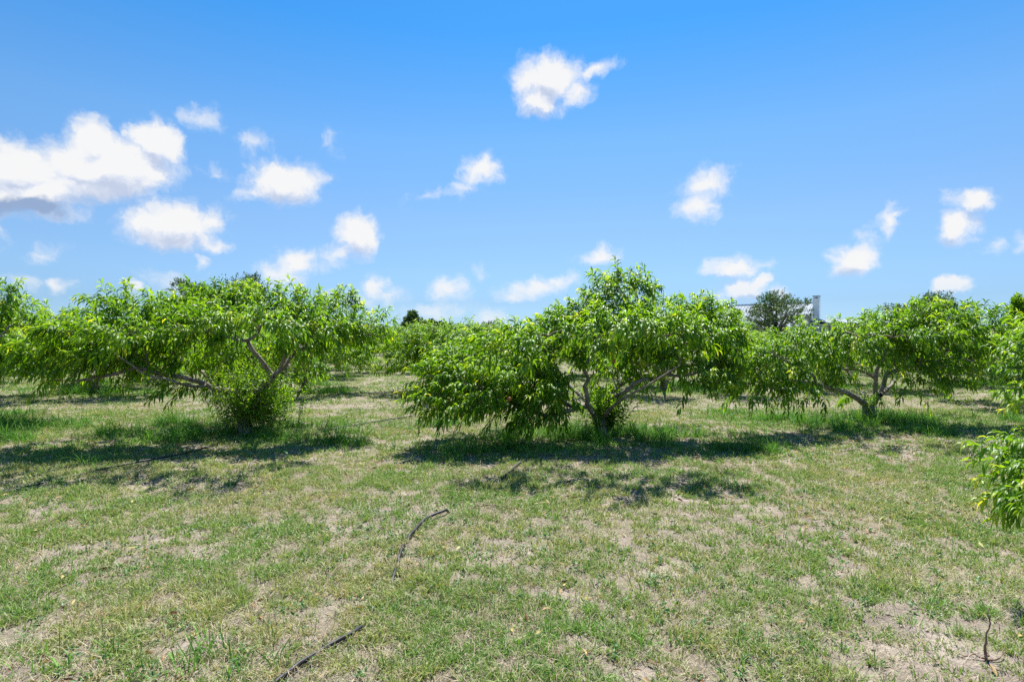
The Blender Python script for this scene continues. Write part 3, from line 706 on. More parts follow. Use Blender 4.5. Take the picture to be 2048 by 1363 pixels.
ex0 = px_shoots([(5, 600, -.2, 0, 545, -.2), (12, 595, -.2, 28, 570, -.2), (5, 610, -.2, 22, 590, -.2), (40, 625, 0, 48, 600, 0), (90, 625, 1, 96, 600, 1)], D0_)
fine_peach_tree('t0', 404, limbs0, blobs0, 'yellow-green peach tree cut off by the left edge, its trunk out of frame', D0_, 1.25, extra_targets=(*ex0, 20), tintb=.53)

# ---- close tree at the right edge (trunk outside the frame)
D5 = 3.0
b5 = TREES['t5']; b5x = CX + b5[0] / b5[1] * F
limbs5 = [
    ([(CX + b5[0] / D5 * F, 1330, .3), (CX + (b5[0] - .05) / D5 * F, 1180, .3), (CX + (b5[0] - .15) / D5 * F, 1090, .25)], .12, .09),
]
def W5(x, y, z):   # plain world coordinates expressed for the limb helper
    return (CX + x / y * F, HY + (H - z) / y * F, y - D5)
limbs5 = [
    ([W5(6.4, 4.7, -.05), W5(6.38, 4.7, .3), W5(6.3, 4.7, .55)], .12, .09),
    ([W5(6.3, 4.7, .5), W5(5.6, 4.5, .70), W5(5.0, 4.15, .78), W5(4.4, 4.0, .76), W5(3.8, 3.95, .76)], .05, .009),
    ([W5(6.3, 4.7, .55), W5(5.7, 4.75, 1.0), W5(5.1, 4.7, 1.25), W5(4.6, 4.65, 1.36), W5(4.3, 4.6, 1.4)], .05, .009),
    ([W5(6.35, 4.7, .5), W5(6.5, 5.4, 1.1), W5(6.4, 6.2, 1.6)], .05, .012),
    ([W5(6.35, 4.7, .5), W5(7.0, 4.6, 1.1), W5(7.6, 4.6, 1.7)], .05, .012),
    ([W5(6.35, 4.7, .5), W5(6.2, 3.9, 1.2), W5(5.9, 3.1, 1.6)], .05, .012),
    ([W5(6.0, 4.7, .8), W5(5.7, 4.7, 1.4), W5(5.4, 4.7, 1.9)], .04, .010),
]
t = Tree(b5, 505); rg = t.rg
for (pts, r0, r1) in limbs5: t.limb([W(a, b, D5 + c) for a, b, c in pts], r0, r1)
bl5 = [((4.5, 3.95, .85), (.45, .45, .16), 26), ((5.0, 4.7, 1.4), (.42, .4, .22), 26), ((5.5, 4.9, 1.6), (.5, .6, .35), 40), ((6.2, 5.9, 1.5), (.6, .6, .35), 34), ((7.3, 4.7, 1.6), (.7, .8, .4), 34), ((6.0, 3.4, 1.6), (.5, .6, .35), 30), ((5.4, 4.4, 1.0), (.4, .4, .2), 22), ((6.0, 5.6, 1.2), (.5, .4, .25), 22)]
T, cen = sample_blobs(bl5, rg); t.grow(T); crown, twigs = Acc(), Acc()
d = norm(T - np.array([6.4, 4.7, 1.2])) + rg.normal(0, .3, T.shape) + np.array([0, 0, .35])
shoots(T, d, rg.uniform(.25, .5, len(T)), 20, rg, crown, twigs, tintb=.45)
s5 = [  # base px,py,D  tip px,py,D
    (2090, 930, 3.95, 1938, 884, 3.85), (2100, 935, 3.95, 1950, 918, 3.85), (2090, 940, 4.0, 1965, 955, 3.85), (2110, 945, 3.95, 1990, 985, 3.8), (2110, 950, 3.95, 2040, 1005, 3.75), (2110, 910, 4.05, 1985, 878, 4.0), (2130, 915, 4.05, 2030, 885, 3.95),
    (2100, 920, 4.05, 2010, 915, 4.05), (2150, 950, 3.95, 2080, 995, 3.8), (2080, 935, 4.1, 1985, 905, 4.15), (2090, 945, 3.85, 2005, 940, 3.75), (2100, 920, 4.15, 2020, 890, 4.25), (2120, 960, 3.8, 2030, 970, 3.7), (2130, 940, 3.75, 2050, 930, 3.6),
    (2160, 950, 3.9, 2080, 940, 3.7), (2180, 960, 3.8, 2100, 990, 3.6), (2170, 930, 4.1, 2090, 900, 4.2), (2200, 960, 3.7, 2110, 950, 3.5), (2080, 975, 3.85, 1972, 1000, 3.75), (2090, 985, 3.8, 2000, 1035, 3.7), (2110, 990, 3.8, 2030, 1040, 3.7), (2100, 980, 3.75, 2010, 1010, 3.6), (2130, 990, 3.7, 2050, 1020, 3.55), (2150, 1000, 3.65, 2070, 1050, 3.5), (2120, 970, 3.9, 2040, 960, 3.8), (2110, 900, 4.1, 2000, 870, 4.1), (2140, 880, 4.3, 2040, 862, 4.3), (2130, 960, 3.6, 2010, 980, 3.45), (2150, 950, 3.5, 2040, 1000, 3.35), (2160, 930, 3.5, 2060, 960, 3.3),
    (2100, 740, 4.65, 1985, 690, 4.6), (2100, 750, 4.6, 1990, 735, 4.5), (2110, 770, 4.6, 2000, 780, 4.5), (2120, 780, 4.6, 2020, 815, 4.5), (2110, 720, 4.7, 2000, 675, 4.7), (2120, 710, 4.7, 2030, 655, 4.7), 
    (2120, 750, 4.8, 2020, 715, 4.8), (2120, 740, 4.7, 2045, 690, 4.7), (2140, 760, 4.6, 2065, 765, 4.5), (2130, 790, 4.8, 2035, 770, 4.8), (2090, 760, 4.9, 2010, 745, 4.9), (2100, 700, 4.9, 2045, 660, 4.9), (2090, 800, 4.7, 2010, 800, 4.6)]
B = np.array([W(*s[:3]) for s in s5]); Tp = np.array([W(*s[3:]) for s in s5])
t.grow(B)
shoots(B, Tp - B + np.array([0, 0, .06]), np.linalg.norm(Tp - B, axis=1) * 1.05, 30, rg, crown, twigs, leafL=(.10, .145), sag=.14, tintb=.44, tips=.38, wind=(-.05, 0, 0), wr=.2, droop=(.5, 1.4))
finish_tree(t, 'peach_tree', 'nearest peach tree, its bright leafy branch tips reaching in at the right edge', 'peach tree', 'peach trees of the front row', crown, twigs)

# ------------------------------------------------------------------ orchard rows behind: three grown prototypes, then copies
def generic_tree(seed, cr=2.25, top=2.25):
    t = Tree((0, 0), seed); t.base = np.zeros(3); rg = t.rg
    t.limb([(0, 0, -.05), (.02, .01, .25), (.03, -.02, .5)], .12, .09)
    blobs = []; k = 6; a0 = rg.random() * 6.28
    for i in range(k):
        a = a0 + i * 6.28 / k + rg.normal(0, .2); ca, sa = math.cos(a), math.sin(a)
        h = .9 + .35 * rg.random(); q = cr * (.75 + .3 * rg.random())
        t.limb([(.02 * ca, .02 * sa, .42 + .08 * rg.random()), (.4 * ca, .4 * sa, .75), (.9 * ca, .9 * sa, h), (q * .7 * ca, q * .7 * sa, h + .3), (q * ca, q * sa, h + .55)], .055, .012)
        m = rg.normal(0, .25, 2)
        t.limb([(.4 * ca, .4 * sa, .75), (.6 * ca + m[0], .6 * sa + m[1], 1.3), (.9 * ca + 2 * m[0], .9 * sa + 2 * m[1], 1.8)], .035, .010)
        blobs += [((q * ca, q * sa, h + .35), (.5, .5, .38), 34), ((q * .62 * ca, q * .62 * sa, 1.55), (.55, .55, .38), 40), ((q * .8 * ca + .5 * sa, q * .8 * sa - .5 * ca, 1.25 + .3 * rg.random()), (.5, .5, .36), 32),
                  ((.9 * ca + 2 * m[0], .9 * sa + 2 * m[1], top - .45), (.5, .5, .30), 28), ((q * 1.02 * ca, q * 1.02 * sa, .95), (.4, .4, .25), 20)]
    T, cen = sample_blobs(blobs, rg); T[:, 2] = np.clip(T[:, 2], .6, None); t.grow(T)
    crown, twigs = Acc(), Acc()
    o = T.copy(); o[:, 2] = 0
    d = norm(o + 1e-4) * .5 + norm(T - cen) * .4 + np.array([0, 0, 1.]) * (.8 * rg.random(len(T)))[:, None] + rg.normal(0, .3, T.shape)
    shoots(T, d, rg.uniform(.22, .5, len(T)), 17, rg, crown, twigs, tintb=.47, leafL=(.13, .19), wr=.22, wind=(-.1, 0, 0))
    sk = Acc(); n = 26; a = rg.random(n) * 6.28
    Bs = np.stack([.1 * np.cos(a), .1 * np.sin(a), rg.uniform(.05, .4, n)], -1); Dr = np.stack([np.cos(a) * .5, np.sin(a) * .5, np.ones(n)], -1)
    shoots(Bs, Dr, rg.uniform(.2, .5, n), 14, rg, sk, twigs, leafL=(.06, .1), wr=.28, sag=.1)
    return t, crown, twigs, sk

NAMED = {
    0: 'peach tree with a bent leaning trunk beside the aisle, behind the forked tree',
    1: 'bushy peach tree hidden behind the left arm of the tallest peach tree',
    2: 'peach tree whose dark trunk shows under the right limb of the tallest one',
    3: 'peach tree filling the gap behind the right-hand peach tree with pale upright limbs',
    4: 'peach tree behind the low left arm of the forked tree, second row',
    5: 'leftmost second-row peach tree, behind the one cut off by the left edge',
    6: 'rightmost peach tree of the second row, near the right edge',
    7: 'peach tree with spiky upright shoots behind the nearest branch tips at the right edge',
    8: 'peach tree whose outer twigs touch the photo\'s left edge',
}
protos = []
for s in (71, 72, 73):
    t, crown, twigs, sk = generic_tree(s, 2.3 + .1 * (s - 72), 2.3 + .08 * (s - 72))
    protos.append((t, crown, twigs, sk))
made = {}
for n, (x, y, pr, rz, sc) in enumerate(BACK):
    z = float(gh(np.array(x), np.array(y)))
    if n in NAMED: lab = NAMED[n]; grp = 'peach trees of the second row'
    elif abs(x + 4.75) < .01: lab = 'peach tree with a pale forked limb right beside the far aisle'; grp = 'peach trees of the far rows'
    elif abs(x + 8.3) < .01: lab = 'third-row peach tree left of the aisle, behind the small leaning one'; grp = 'peach trees of the far rows'
    else: lab = 'far-off peach tree blending into the green orchard rows behind'; grp = 'peach trees of the far rows'
    if pr not in made:
        t, crown, twigs, sk = protos[pr]
        root = finish_tree(t, 'peach_tree', lab, 'peach tree', grp, crown, twigs, sucker=sk)
        made[pr] = root
    else:
        src = made[pr]; root = src.copy(); C.objects.link(root)
        for ch in list(src.children):
            c = ch.copy(); C.objects.link(c); c.parent = root
        tag(root, lab, 'peach tree', grp)
    root.location = (x, y, z); root.rotation_euler = (0, 0, rz); root.scale = (sc, sc, sc * ((.86 if n in NAMED else .90) * (.84 if 1600 < CX + x / y * F < 1830 else 1) + .05 * math.sin(n * 7.1)))

# ------------------------------------------------------------------ darker trees beyond the orchard
def other_tree(px, base_top_py, D, width_px, label, seed, mat='dark_leaf', kind='round', name='shade_tree', group=None, lsz=.13, dens=1.0, cat='tree', bare_twigs=False, pyb=None):
    x = (px - CX) / F * D; zt = H - (base_top_py - HY) / F * D; w = width_px / F * D / 2
    t = Tree((x, D), seed); t.base[2] = 0; rg = t.rg; b = t.base
    acc, twigs = Acc(), Acc(); blobs = []
    if kind == 'round':
        t.limb([b + (0, 0, -.1), b + (.05, 0, zt * .2), b + (0, 0, zt * .35)], .05 * zt, .035 * zt, 8)
        for i in range(13):
            a = i * 6.28 / 6.5 + rg.normal(0, .2); q = w * rg.uniform(.35, .75)
            e = b + np.array([q * math.cos(a), q * math.sin(a), zt * (rg.uniform(.55, .8) if i < 7 else rg.uniform(.3, .5))])
            t.limb([b + (0, 0, zt * .3), (b + e) / 2 + (0, 0, zt * .18), e], .022 * zt, .008 * zt, 6)
            blobs.append((e, (w * .38, w * .38, zt * .17), int(50 * dens)))
        for i in range(3):
            e = b + np.array([w * rg.normal(0, .28), w * rg.normal(0, .25), zt * (.80 + .04 * i)])
            t.limb([b + (0, 0, zt * .3), e], .02 * zt, .006 * zt, 6); blobs.append((e, (w * .34, w * .34, zt * .13), int(50 * dens)))
    else:   # upright cone
        t.limb([b + (0, 0, -.1), b + (.02, .02, zt * .5), b + (0, 0, zt * .94)], .035 * zt, .006 * zt, 7)
        for i in range(9):
            h = zt * (.22 + .7 * i / 8); q = w * (1.02 - .85 * (i / 8) ** 1.3)
            for k in range(4):
                a = rg.random() * 6.28
                blobs.append((b + np.array([q * .6 * math.cos(a), q * .6 * math.sin(a), h]), (q * .45 + .1, q * .45 + .1, zt * .09), int(16 * dens)))
    T, cen = sample_blobs(blobs, rg, .75); t.grow(T)
    n = len(T); m = 26
    d = norm(T - cen) + np.array([0, 0, .5]) + rg.normal(0, .35, T.shape)
    s = rg.random((n, m, 1)); ln = rg.uniform(.25, .55, (n, 1, 1)) * (zt / 5)
    P = T[:, None] + norm(d)[:, None] * s * ln + rg.normal(0, .055 * zt / 5, (n, m, 3))
    Dl = norm(d)[:, None] + rg.normal(0, .8, (n, m, 3))
    L = rg.uniform(.7, 1.2, n * m) * lsz
    V, f, a = simple_leaves(P.reshape(-1, 3), Dl.reshape(-1, 3), L, L * .5, np.clip(np.repeat(rg.normal(.5, .15, n), m) + rg.normal(0, .12, n * m), 0, 1), rg)
    acc.add(V, f, a)
    if bare_twigs:
        k = 60; a = rg.uniform(-.6, .9, k)
        B = b + np.stack([w * rg.uniform(.2, 1.15, k), rg.normal(0, .5, k), zt * rg.uniform(.6, .82, k)], -1)
        Dr = np.stack([.5 * rg.normal(0, 1, k), .3 * rg.normal(0, 1, k), np.ones(k)], -1); u = np.linspace(0, 1, 5)[None, :, None]
        Pp = B[:, None] + norm(Dr)[:, None] * u * rg.uniform(.3, .8, (k, 1, 1)) + rg.normal(0, .02, (k, 5, 3))
        V, f = tubes(Pp, np.linspace(.008, .003, 5)[None] * np.ones((k, 1)), 4); twigs.add(V, f); t.grow(B)
    return finish_tree(t, name, label, cat, group, acc, twigs, mats=('bark', mat))

other_tree(1552, 586, 54, 118, 'dark round tree standing in front of the white house roof', 31, lsz=.15, dens=.85)
other_tree(385, 567, 36, 80, 'dark round tree peeking over the forked left peach tree, left of a darker one', 32, lsz=.13, dens=.8)
other_tree(490, 556, 38, 100, 'dark ragged tree with thin bare tips poking above the forked left peach tree', 33, lsz=.12, dens=.9, bare_twigs=True)
other_tree(828, 628, 58, 84, 'dark pointed tree at the far end of the aisle', 34, 'dark_leaf', 'cone', lsz=.2, dens=1.5, name='cedar_tree')
other_tree(872, 643, 60, 70, 'rounded grey-green tree just right of the pointed one beyond the aisle', 35, 'blue_leaf', lsz=.2)
other_tree(915, 650, 72, 40, 'small dark tree top standing alone over the rows, right of the rounded grey-green one', 36, 'peach_leaf', lsz=.16, dens=.5)
other_tree(975, 644, 72, 34, 'thin small tree with a wispy top below the small white cloud', 37, 'blue_leaf', lsz=.15, dens=.35)
other_tree(1850, 596, 27, 150, 'dark tree with bare twigs on its right side, above the right-hand peach tree', 38, lsz=.09, dens=1.3, bare_twigs=True)
other_tree(2038, 602, 21, 46, 'slim upright tree near the right edge rising above the orchard', 39, 'peach_leaf', 'cone', lsz=.10, dens=.7, name='young_tree')
other_tree(1730, 636, 108, 60, 'tiny distant tree over the low white roof, larger of two', 40, 'blue_leaf', lsz=.3, dens=.6)
other_tree(1690, 643, 112, 26, 'tiniest distant tree right of the chimney, smaller of two', 41, 'blue_leaf', lsz=.3, dens=.4)

def far_wood():
    rg = np.random.default_rng(8); n = 60000
    x = rg.uniform(-330, 330, n); y = 175 + rg.normal(0, 7, n)
    top = 2.2 + 3.6 * fbm(x, x * 0, .06, 4, 66)
    z = top * np.sqrt(rg.random(n)) * (1 - .25 * np.abs(y - 175) / 14)
    L = rg.uniform(.35, .8, n)
    V, f, a = simple_leaves(np.stack([x, y, z], -1), rg.normal(0, 1, (n, 3)), L, L * .7, np.clip(rg.normal(.5, .2, n), 0, 1), rg)
    ac = Acc(); ac.add(V, f, a); o = ac.build('far_woods', M['blue_leaf'])
    tag(o, 'low grey-green line of far woods on the horizon behind the orchard', 'woods', kind='stuff')
far_wood()

# ------------------------------------------------------------------ boxes and house
def prism(poly, d0, d1, xf):
    """extrude polygon (u,v) from d0 to d1 through xf(u,d,v)->xyz"""
    n = len(poly); V = [xf(u, d0, v) for u, v in poly] + [xf(u, d1, v) for u, v in poly]
    f4 = [[i, (i + 1) % n, n + (i + 1) % n, n + i] for i in range(n)]
    return np.array(V), [np.array(f4), np.array([list(range(n))[::-1], list(range(n, 2 * n))])]

def box(acc, x0, x1, y0, y1, z0, z1):
    V, f = prism([(x0, z0), (x1, z0), (x1, z1), (x0, z1)], y0, y1, lambda u, d, v: (u, d, v)); acc.add(V, f)

def gable_house():
    # local x along the ridge, from the left end (0) to the chimney end (L); local y away from the camera
    L, hw, ez, rz_ = 11.6, 4.6, 2.75, 5.72
    pr = np.array([37.2, 70.0]); a = math.atan2(-6.0, 7.1)
    org = pr - L * np.array([math.cos(a), math.sin(a)])
    root = empty('house', (org[0], org[1], 0), a)
    tag(root, 'white farmhouse with a pale metal gable roof and chimney behind the dark round tree', 'house')
    m = Acc(); V, f = prism([(-hw + .35, 0), (hw - .35, 0), (hw - .35, ez), (0, rz_ - .25), (-hw + .35, ez)], .3, L - .3, lambda u, d, v: (d, u, v)); m.add(V, f)
    m.build('wall', M['white_wall'], root, smooth_sh=False)
    m = Acc(); k = (rz_ - ez) / hw; t_ = .14
    V, f = prism([(-hw - .3, ez - .3 * k), (0, rz_), (hw + .3, ez - .3 * k), (hw + .3, ez - .3 * k - t_), (0, rz_ - t_), (-hw - .3, ez - .3 * k - t_)], 0, L, lambda u, d, v: (d, u, v)); m.add(V, f)
    for i in range(int(L / .42) + 1):
        x0 = i * .42 + .02
        for s in (-1, 1):
            V, f = prism([(s * (hw + .29), ez - .29 * k + .003), (s * .02, rz_ - .02 * k + .003), (s * .02, rz_ + .045), (s * (hw + .29), ez - .29 * k + .045)], x0, x0 + .03, lambda u, d, v: (d, u, v)); m.add(V, f)
    roof = m.build('roof', M['metal_roof'], root, smooth_sh=False)
    m = Acc(); box(m, -.02, L + .02, -.12, .12, rz_ + .046, rz_ + .075); m.build('ridge_cap', M['metal_roof'], roof, smooth_sh=False)
    ch = Acc(); box(ch, L + .01, L + .72, -.95, -.25, 0, rz_ + .45); c = ch.build('chimney', M['chimney'], root, smooth_sh=False)
    cp = Acc()
    for (x0, y0) in ((L + .03, -.93), (L + .64, -.93), (L + .03, -.33), (L + .64, -.33)): box(cp, x0, x0 + .06, y0, y0 + .06, rz_ + .452, rz_ + .72)
    box(cp, L - .03, L + .76, -.99, -.21, rz_ + .721, rz_ + .78); box(cp, L + .22, L + .5, -.75, -.45, rz_ + .452, rz_ + .66)
    cp.build('chimney_cap', M['grey_trim'], c, smooth_sh=False)
    for x0 in (1.6, 4.6, 7.6):
        w = Acc(); box(w, x0, x0 + 1.1, -hw + .30, -hw + .348, .95, 2.25); wo = w.build('window', M['dark_glass'], root, smooth_sh=False)
        fr = Acc()
        for bx_ in ((x0 - .08, x0 - .002, .87, 2.33), (x0 + 1.102, x0 + 1.18, .87, 2.33), (x0, x0 + 1.1, 2.252, 2.33), (x0, x0 + 1.1, .87, .948)):
            box(fr, bx_[0], bx_[1], -hw + .27, -hw + .347, bx_[2], bx_[3])
        fr.build('frame', M['grey_trim'], wo, smooth_sh=False)
    return root
gable_house()

def low_building():
    D = 66.0; x0 = (1655 - CX) / F * D; x1 = (1800 - CX) / F * D; zt = H + (HY - 637) / F * D
    L = x1 - x0; root = empty('outbuilding', (x0, D, 0), -.03)
    tag(root, 'low outbuilding with a flat white roof edge, right of the chimney', 'outbuilding')
    m = Acc(); V, f = prism([(0, zt - .42), (2.8, zt), (5.6, zt - .42), (5.6, zt - .55), (2.8, zt - .12), (0, zt - .55)], 0, L, lambda u, d, v: (d, u, v)); m.add(V, f)
    for i in range(int(L / .5)):
        V, f = prism([(.02, zt - .413), (2.78, zt + .003), (2.78, zt + .035), (.02, zt - .38)], i * .5 + .05, i * .5 + .08, lambda u, d, v: (d, u, v)); m.add(V, f)
    m.build('roof', M['metal_roof'], root, smooth_sh=False)
    m = Acc(); box(m, 0, L, .02, .10, zt - .80, zt - .553); m.build('fascia', M['grey_trim'], root, smooth_sh=False)
    m = Acc(); box(m, .3, L - .3, 2.0, 5.3, 0, zt - .56); m.build('wall', M['white_wall'], root, smooth_sh=False)
    for i in range(4):
        m = Acc(); q = .3 + i * (L - .75) / 3; box(m, q, q + .15, .15, .3, 0, zt - .56); m.build('post', M['grey_trim'], root, smooth_sh=False)
low_building()

# ------------------------------------------------------------------ small things on the ground
def hose(pts_px, label, r=.0095, buried=(), name='irrigation_hose'):
    P = np.array([[*ground_at(a, b), 0] for a, b in pts_px])
    P = catmull(P, .06); n = len(P)
    P[:, 0] += .02 * (fbm(np.arange(n) * .1, np.zeros(n), 1, 2, 4) - .5)
    P[:, 2] = gh(P[:, 0], P[:, 1]) + r * .9 + .014 + .014 * smooth(.4, .7, vnoise(np.arange(n) * .05, np.zeros(n), 12))
    px = CX + P[:, 0] / P[:, 1] * F; py = HY + H / P[:, 1] * F
    for (bx0, by0, rr) in buried:       # stretches where soil and thatch have grown over the hose
        gx, gy = ground_at(bx0, by0); P[:, 2] -= (2 * r + .030) * smooth(rr, rr * .75, np.hypot(P[:, 0] - gx, P[:, 1] - gy))
    V, f = tubes(P[None], np.full((1, n), r), 10)
    b = P[0].copy(); o = mesh_obj(name, V.reshape(-1, 3) - b, f, M['hose']); o.location = b
    return tag(o, label, 'hose', 'black irrigation hoses lying in the grass')
hose([(-120, 1040), (0, 992), (100, 968), (200, 946), (290, 927), (370, 911), (440, 893), (560, 874), (690, 858), (760, 846), (832, 834)], 'black irrigation hose running through the shade under the forked peach tree', .011, [(470, 887, .55), (600, 868, .5)])
hose([(490, 1420), (560, 1362), (640, 1310), (722, 1262), (765, 1215), (785, 1165), (803, 1105), (825, 1072), (850, 1045), (885, 1034), (940, 1010), (990, 975), (1018, 950), (1045, 928), (1100, 905), (1160, 880)], 'black irrigation hose curving from the bottom edge up to the tallest peach tree', .0125, [(752, 1225, .22), (776, 1190, .20), (795, 1130, .07), (812, 1090, .06), (930, 1015, .30), (975, 985, .36), (1075, 915, .35), (1120, 900, .4)])

def stick(name, segs, label, group=None):
    acc = Acc(); b = None
    for pts, r0, r1 in segs:
        P = catmull(np.array(pts), .03); n = len(P); P = P + .004 * rng.normal(0, 1, P.shape)
        V, f = tubes(P[None], np.linspace(r0, r1, n)[None], 7); acc.add(V, f)
        if b is None: b = P[0]
    o = acc.build(name, M['dead_wood'], None, b); o.location = b
    return tag(o, label, 'stick', group)
gx, gy = ground_at(1973, 1322); gz = float(gh(np.array(gx), np.array(gy)))
stick('dead_stick', [([(gx, gy, gz - .02), (gx - .005, gy, gz + .07), (gx + .015, gy + .01, gz + .16), (gx + .028, gy + .02, gz + .27)], .008, .002),
                     ([(gx, gy, gz + .01), (gx + .06, gy - .01, gz + .022), (gx + .13, gy + .05, gz + .045)], .005, .0015),
                     ([(gx, gy, gz + .01), (gx - .05, gy + .02, gz + .02), (gx - .11, gy + .03, gz + .01)], .006, .002),
                     ([(gx, gy, gz), (gx + .04, gy + .05, gz + .02), (gx + .08, gy + .11, gz + .02)], .005, .002)],
      'brown dead stick poking upright from the dry dirt at the bottom right')
a_ = ground_at(948, 1017); b_ = ground_at(1036, 1026); m_ = (a_ + b_) / 2
z_ = lambda p, h=.02: (p[0], p[1], float(gh(np.array(p[0]), np.array(p[1]))) + h)
stick('fallen_twig', [([z_(a_), z_(m_ + (0, .05), .035), z_(b_, .025)], .006, .004), ([z_(m_, .03), z_(m_ + (-.08, .09), .03)], .003, .002)],
      'thin tan fallen twig lying in the grass in front of the tallest peach tree')

D_ = 41.0; sx = (740.5 - CX) / F * D_
acc = Acc(); box(acc, -.02, .02, -.02, .02, -.1, 1.05); box(acc, -.055, .055, -.026, -.021, 0.0, 1.03)
o = acc.build('marker_stake', M['steel'], smooth_sh=False); o.location = (sx, D_, 0)
tag(o, 'thin dark stake standing at the far end of the grassy aisle', 'stake')

# dirt clods on the pale bare patch
def clods():
    rg = np.random.default_rng(3); acc = Acc()
    ico = [(0, 0, 1), (.89, 0, .45), (.28, .85, .45), (-.72, .53, .45), (-.72, -.53, .45), (.28, -.85, .45), (.72, .53, -.45), (-.28, .85, -.45), (-.89, 0, -.45), (-.28, -.85, -.45), (.72, -.53, -.45), (0, 0, -1)]
    fc = np.array([(0, 1, 2), (0, 2, 3), (0, 3, 4), (0, 4, 5), (0, 5, 1), (1, 6, 2), (2, 7, 3), (3, 8, 4), (4, 9, 5), (5, 10, 1), (2, 6, 7), (3, 7, 8), (4, 8, 9), (5, 9, 10), (1, 10, 6), (6, 11, 7), (7, 11, 8), (8, 11, 9), (9, 11, 10), (10, 11, 6)])
    I = np.array(ico); x, y = scatter(9000, 2.3, 9)
    k = rng.random(len(x)) < (.06 + .9 * bare(x, y) ** 2); x, y = x[k], y[k]; n = len(x)
    s = np.minimum(rg.gamma(2.0, .0030, n) + .002, .016)
    V = I[None] * (1 + .35 * rg.normal(0, 1, (n, 12, 1))) * s[:, None, None] * np.array([1.2, 1.1, .7]) + np.stack([x, y, gh(x, y) + s * .2], -1)[:, None]
    acc.add(V, [(np.arange(n) * 12)[:, None, None].repeat(20, 1).reshape(-1, 1) + np.tile(fc, (n, 1))])
    m = plain_material('dirt_clod', (.25, .20, .15), (.42, .36, .29), 30, .95, .5, 90)
    tag(acc.build('dirt_crumbs', m, smooth_sh=False), 'pale crumbs and clods of dry soil on the bare patches', 'dirt', kind='stuff')
clods()

# ------------------------------------------------------------------ sky with cumulus, sun, camera
CLOUDS = [  # px, py, rx, ry, rotation deg, weight
    (190, 290, 72, 55, 0, 1.3), (312, 292, 62, 58, 0, 1.3), (250, 335, 120, 58, 5, 1.4), (210, 340, 150, 62, 0, 1.6), (40, 340, 110, 60, 0, 1.4), (160, 372, 150, 36, 0, 1.1), (0, 395, 120, 46, 0, 1.1), (395, 235, 58, 30, 15, .5),
    (60, 415, 130, 28, 0, 1.0), (70, 385, 140, 40, 0, 1.2), (1098, 160, 84, 46, 0, 1.2), (1080, 200, 60, 34, 0, 1.0), (1150, 185, 50, 28, 0, .7), (1190, 138, 66, 18, 12, .6), (565, 362, 84, 50, 0, 1.2), (500, 385, 55, 22, 20, .55), (630, 362, 42, 32, 30, .5),
    (350, 452, 112, 54, 0, 1.3), (430, 440, 34, 38, 0, .8), (425, 488, 50, 18, 0, .6), (715, 470, 52, 46, 25, 1.1), (680, 508, 66, 30, 15, .6), (592, 522, 60, 34, 0, .8), (560, 552, 70, 34, 0, .6), (960, 342, 58, 34, 20, .8), (920, 378, 36, 20, 20, .5),
    (1415, 365, 66, 34, 10, .7), (1395, 410, 52, 38, 20, .8), (1775, 440, 30, 38, 0, .8), (1793, 425, 28, 14, 0, .6), (1950, 400, 66, 30, -15, 1.0), (1915, 455, 52, 38, 30, 1.0), (1912, 385, 18, 26, 0, .4),
    (1700, 517, 62, 38, 0, 1.1), (1730, 470, 32, 26, 0, .35), (1465, 535, 66, 30, 0, .9), (1515, 530, 42, 16, 0, .45), (1492, 578, 54, 26, 10, 1.1), (1520, 562, 28, 22, 0, 1.1), (1435, 585, 40, 22, 0, .5), (1568, 590, 28, 24, 0, .6),
    (1905, 574, 44, 24, 0, 1.2), (1197, 513, 50, 22, 5, .8), (1070, 575, 98, 26, 10, .7), (1110, 562, 52, 20, 10, .7), (1030, 592, 50, 18, 5, .7), (900, 578, 52, 34, 0, .8), (870, 622, 80, 24, 0, .55), (752, 572, 36, 32, 0, .8), (775, 592, 48, 24, 0, .55),
    (1985, 490, 42, 18, 5, .4), (2040, 485, 34, 22, 10, .5), (268, 577, 30, 20, 0, 1.0), (118, 570, 42, 20, 15, .65), (50, 570, 60, 28, 0, .45), (85, 500, 60, 22, 0, .38), (398, 522, 18, 22, 0, .5),
    (510, 290, 62, 28, 10, .35), (665, 288, 28, 34, 0, .35), (432, 345, 34, 14, 0, .4), (980, 638, 40, 26, 0, .7), (960, 540, 22, 22, 0, .3), (855, 395, 50, 20, 10, .3),
    (1230, 585, 60, 24, 0, .4), (700, 600, 90, 24, 0, .4), (330, 560, 80, 30, 0, .35), (0, 455, 26, 40, 0, .5), 
    # the rest of the sky, outside the photograph
    (2600, 400, 260, 90, 0, .9), (-1400, 200, 300, 110, 0, .9),
]

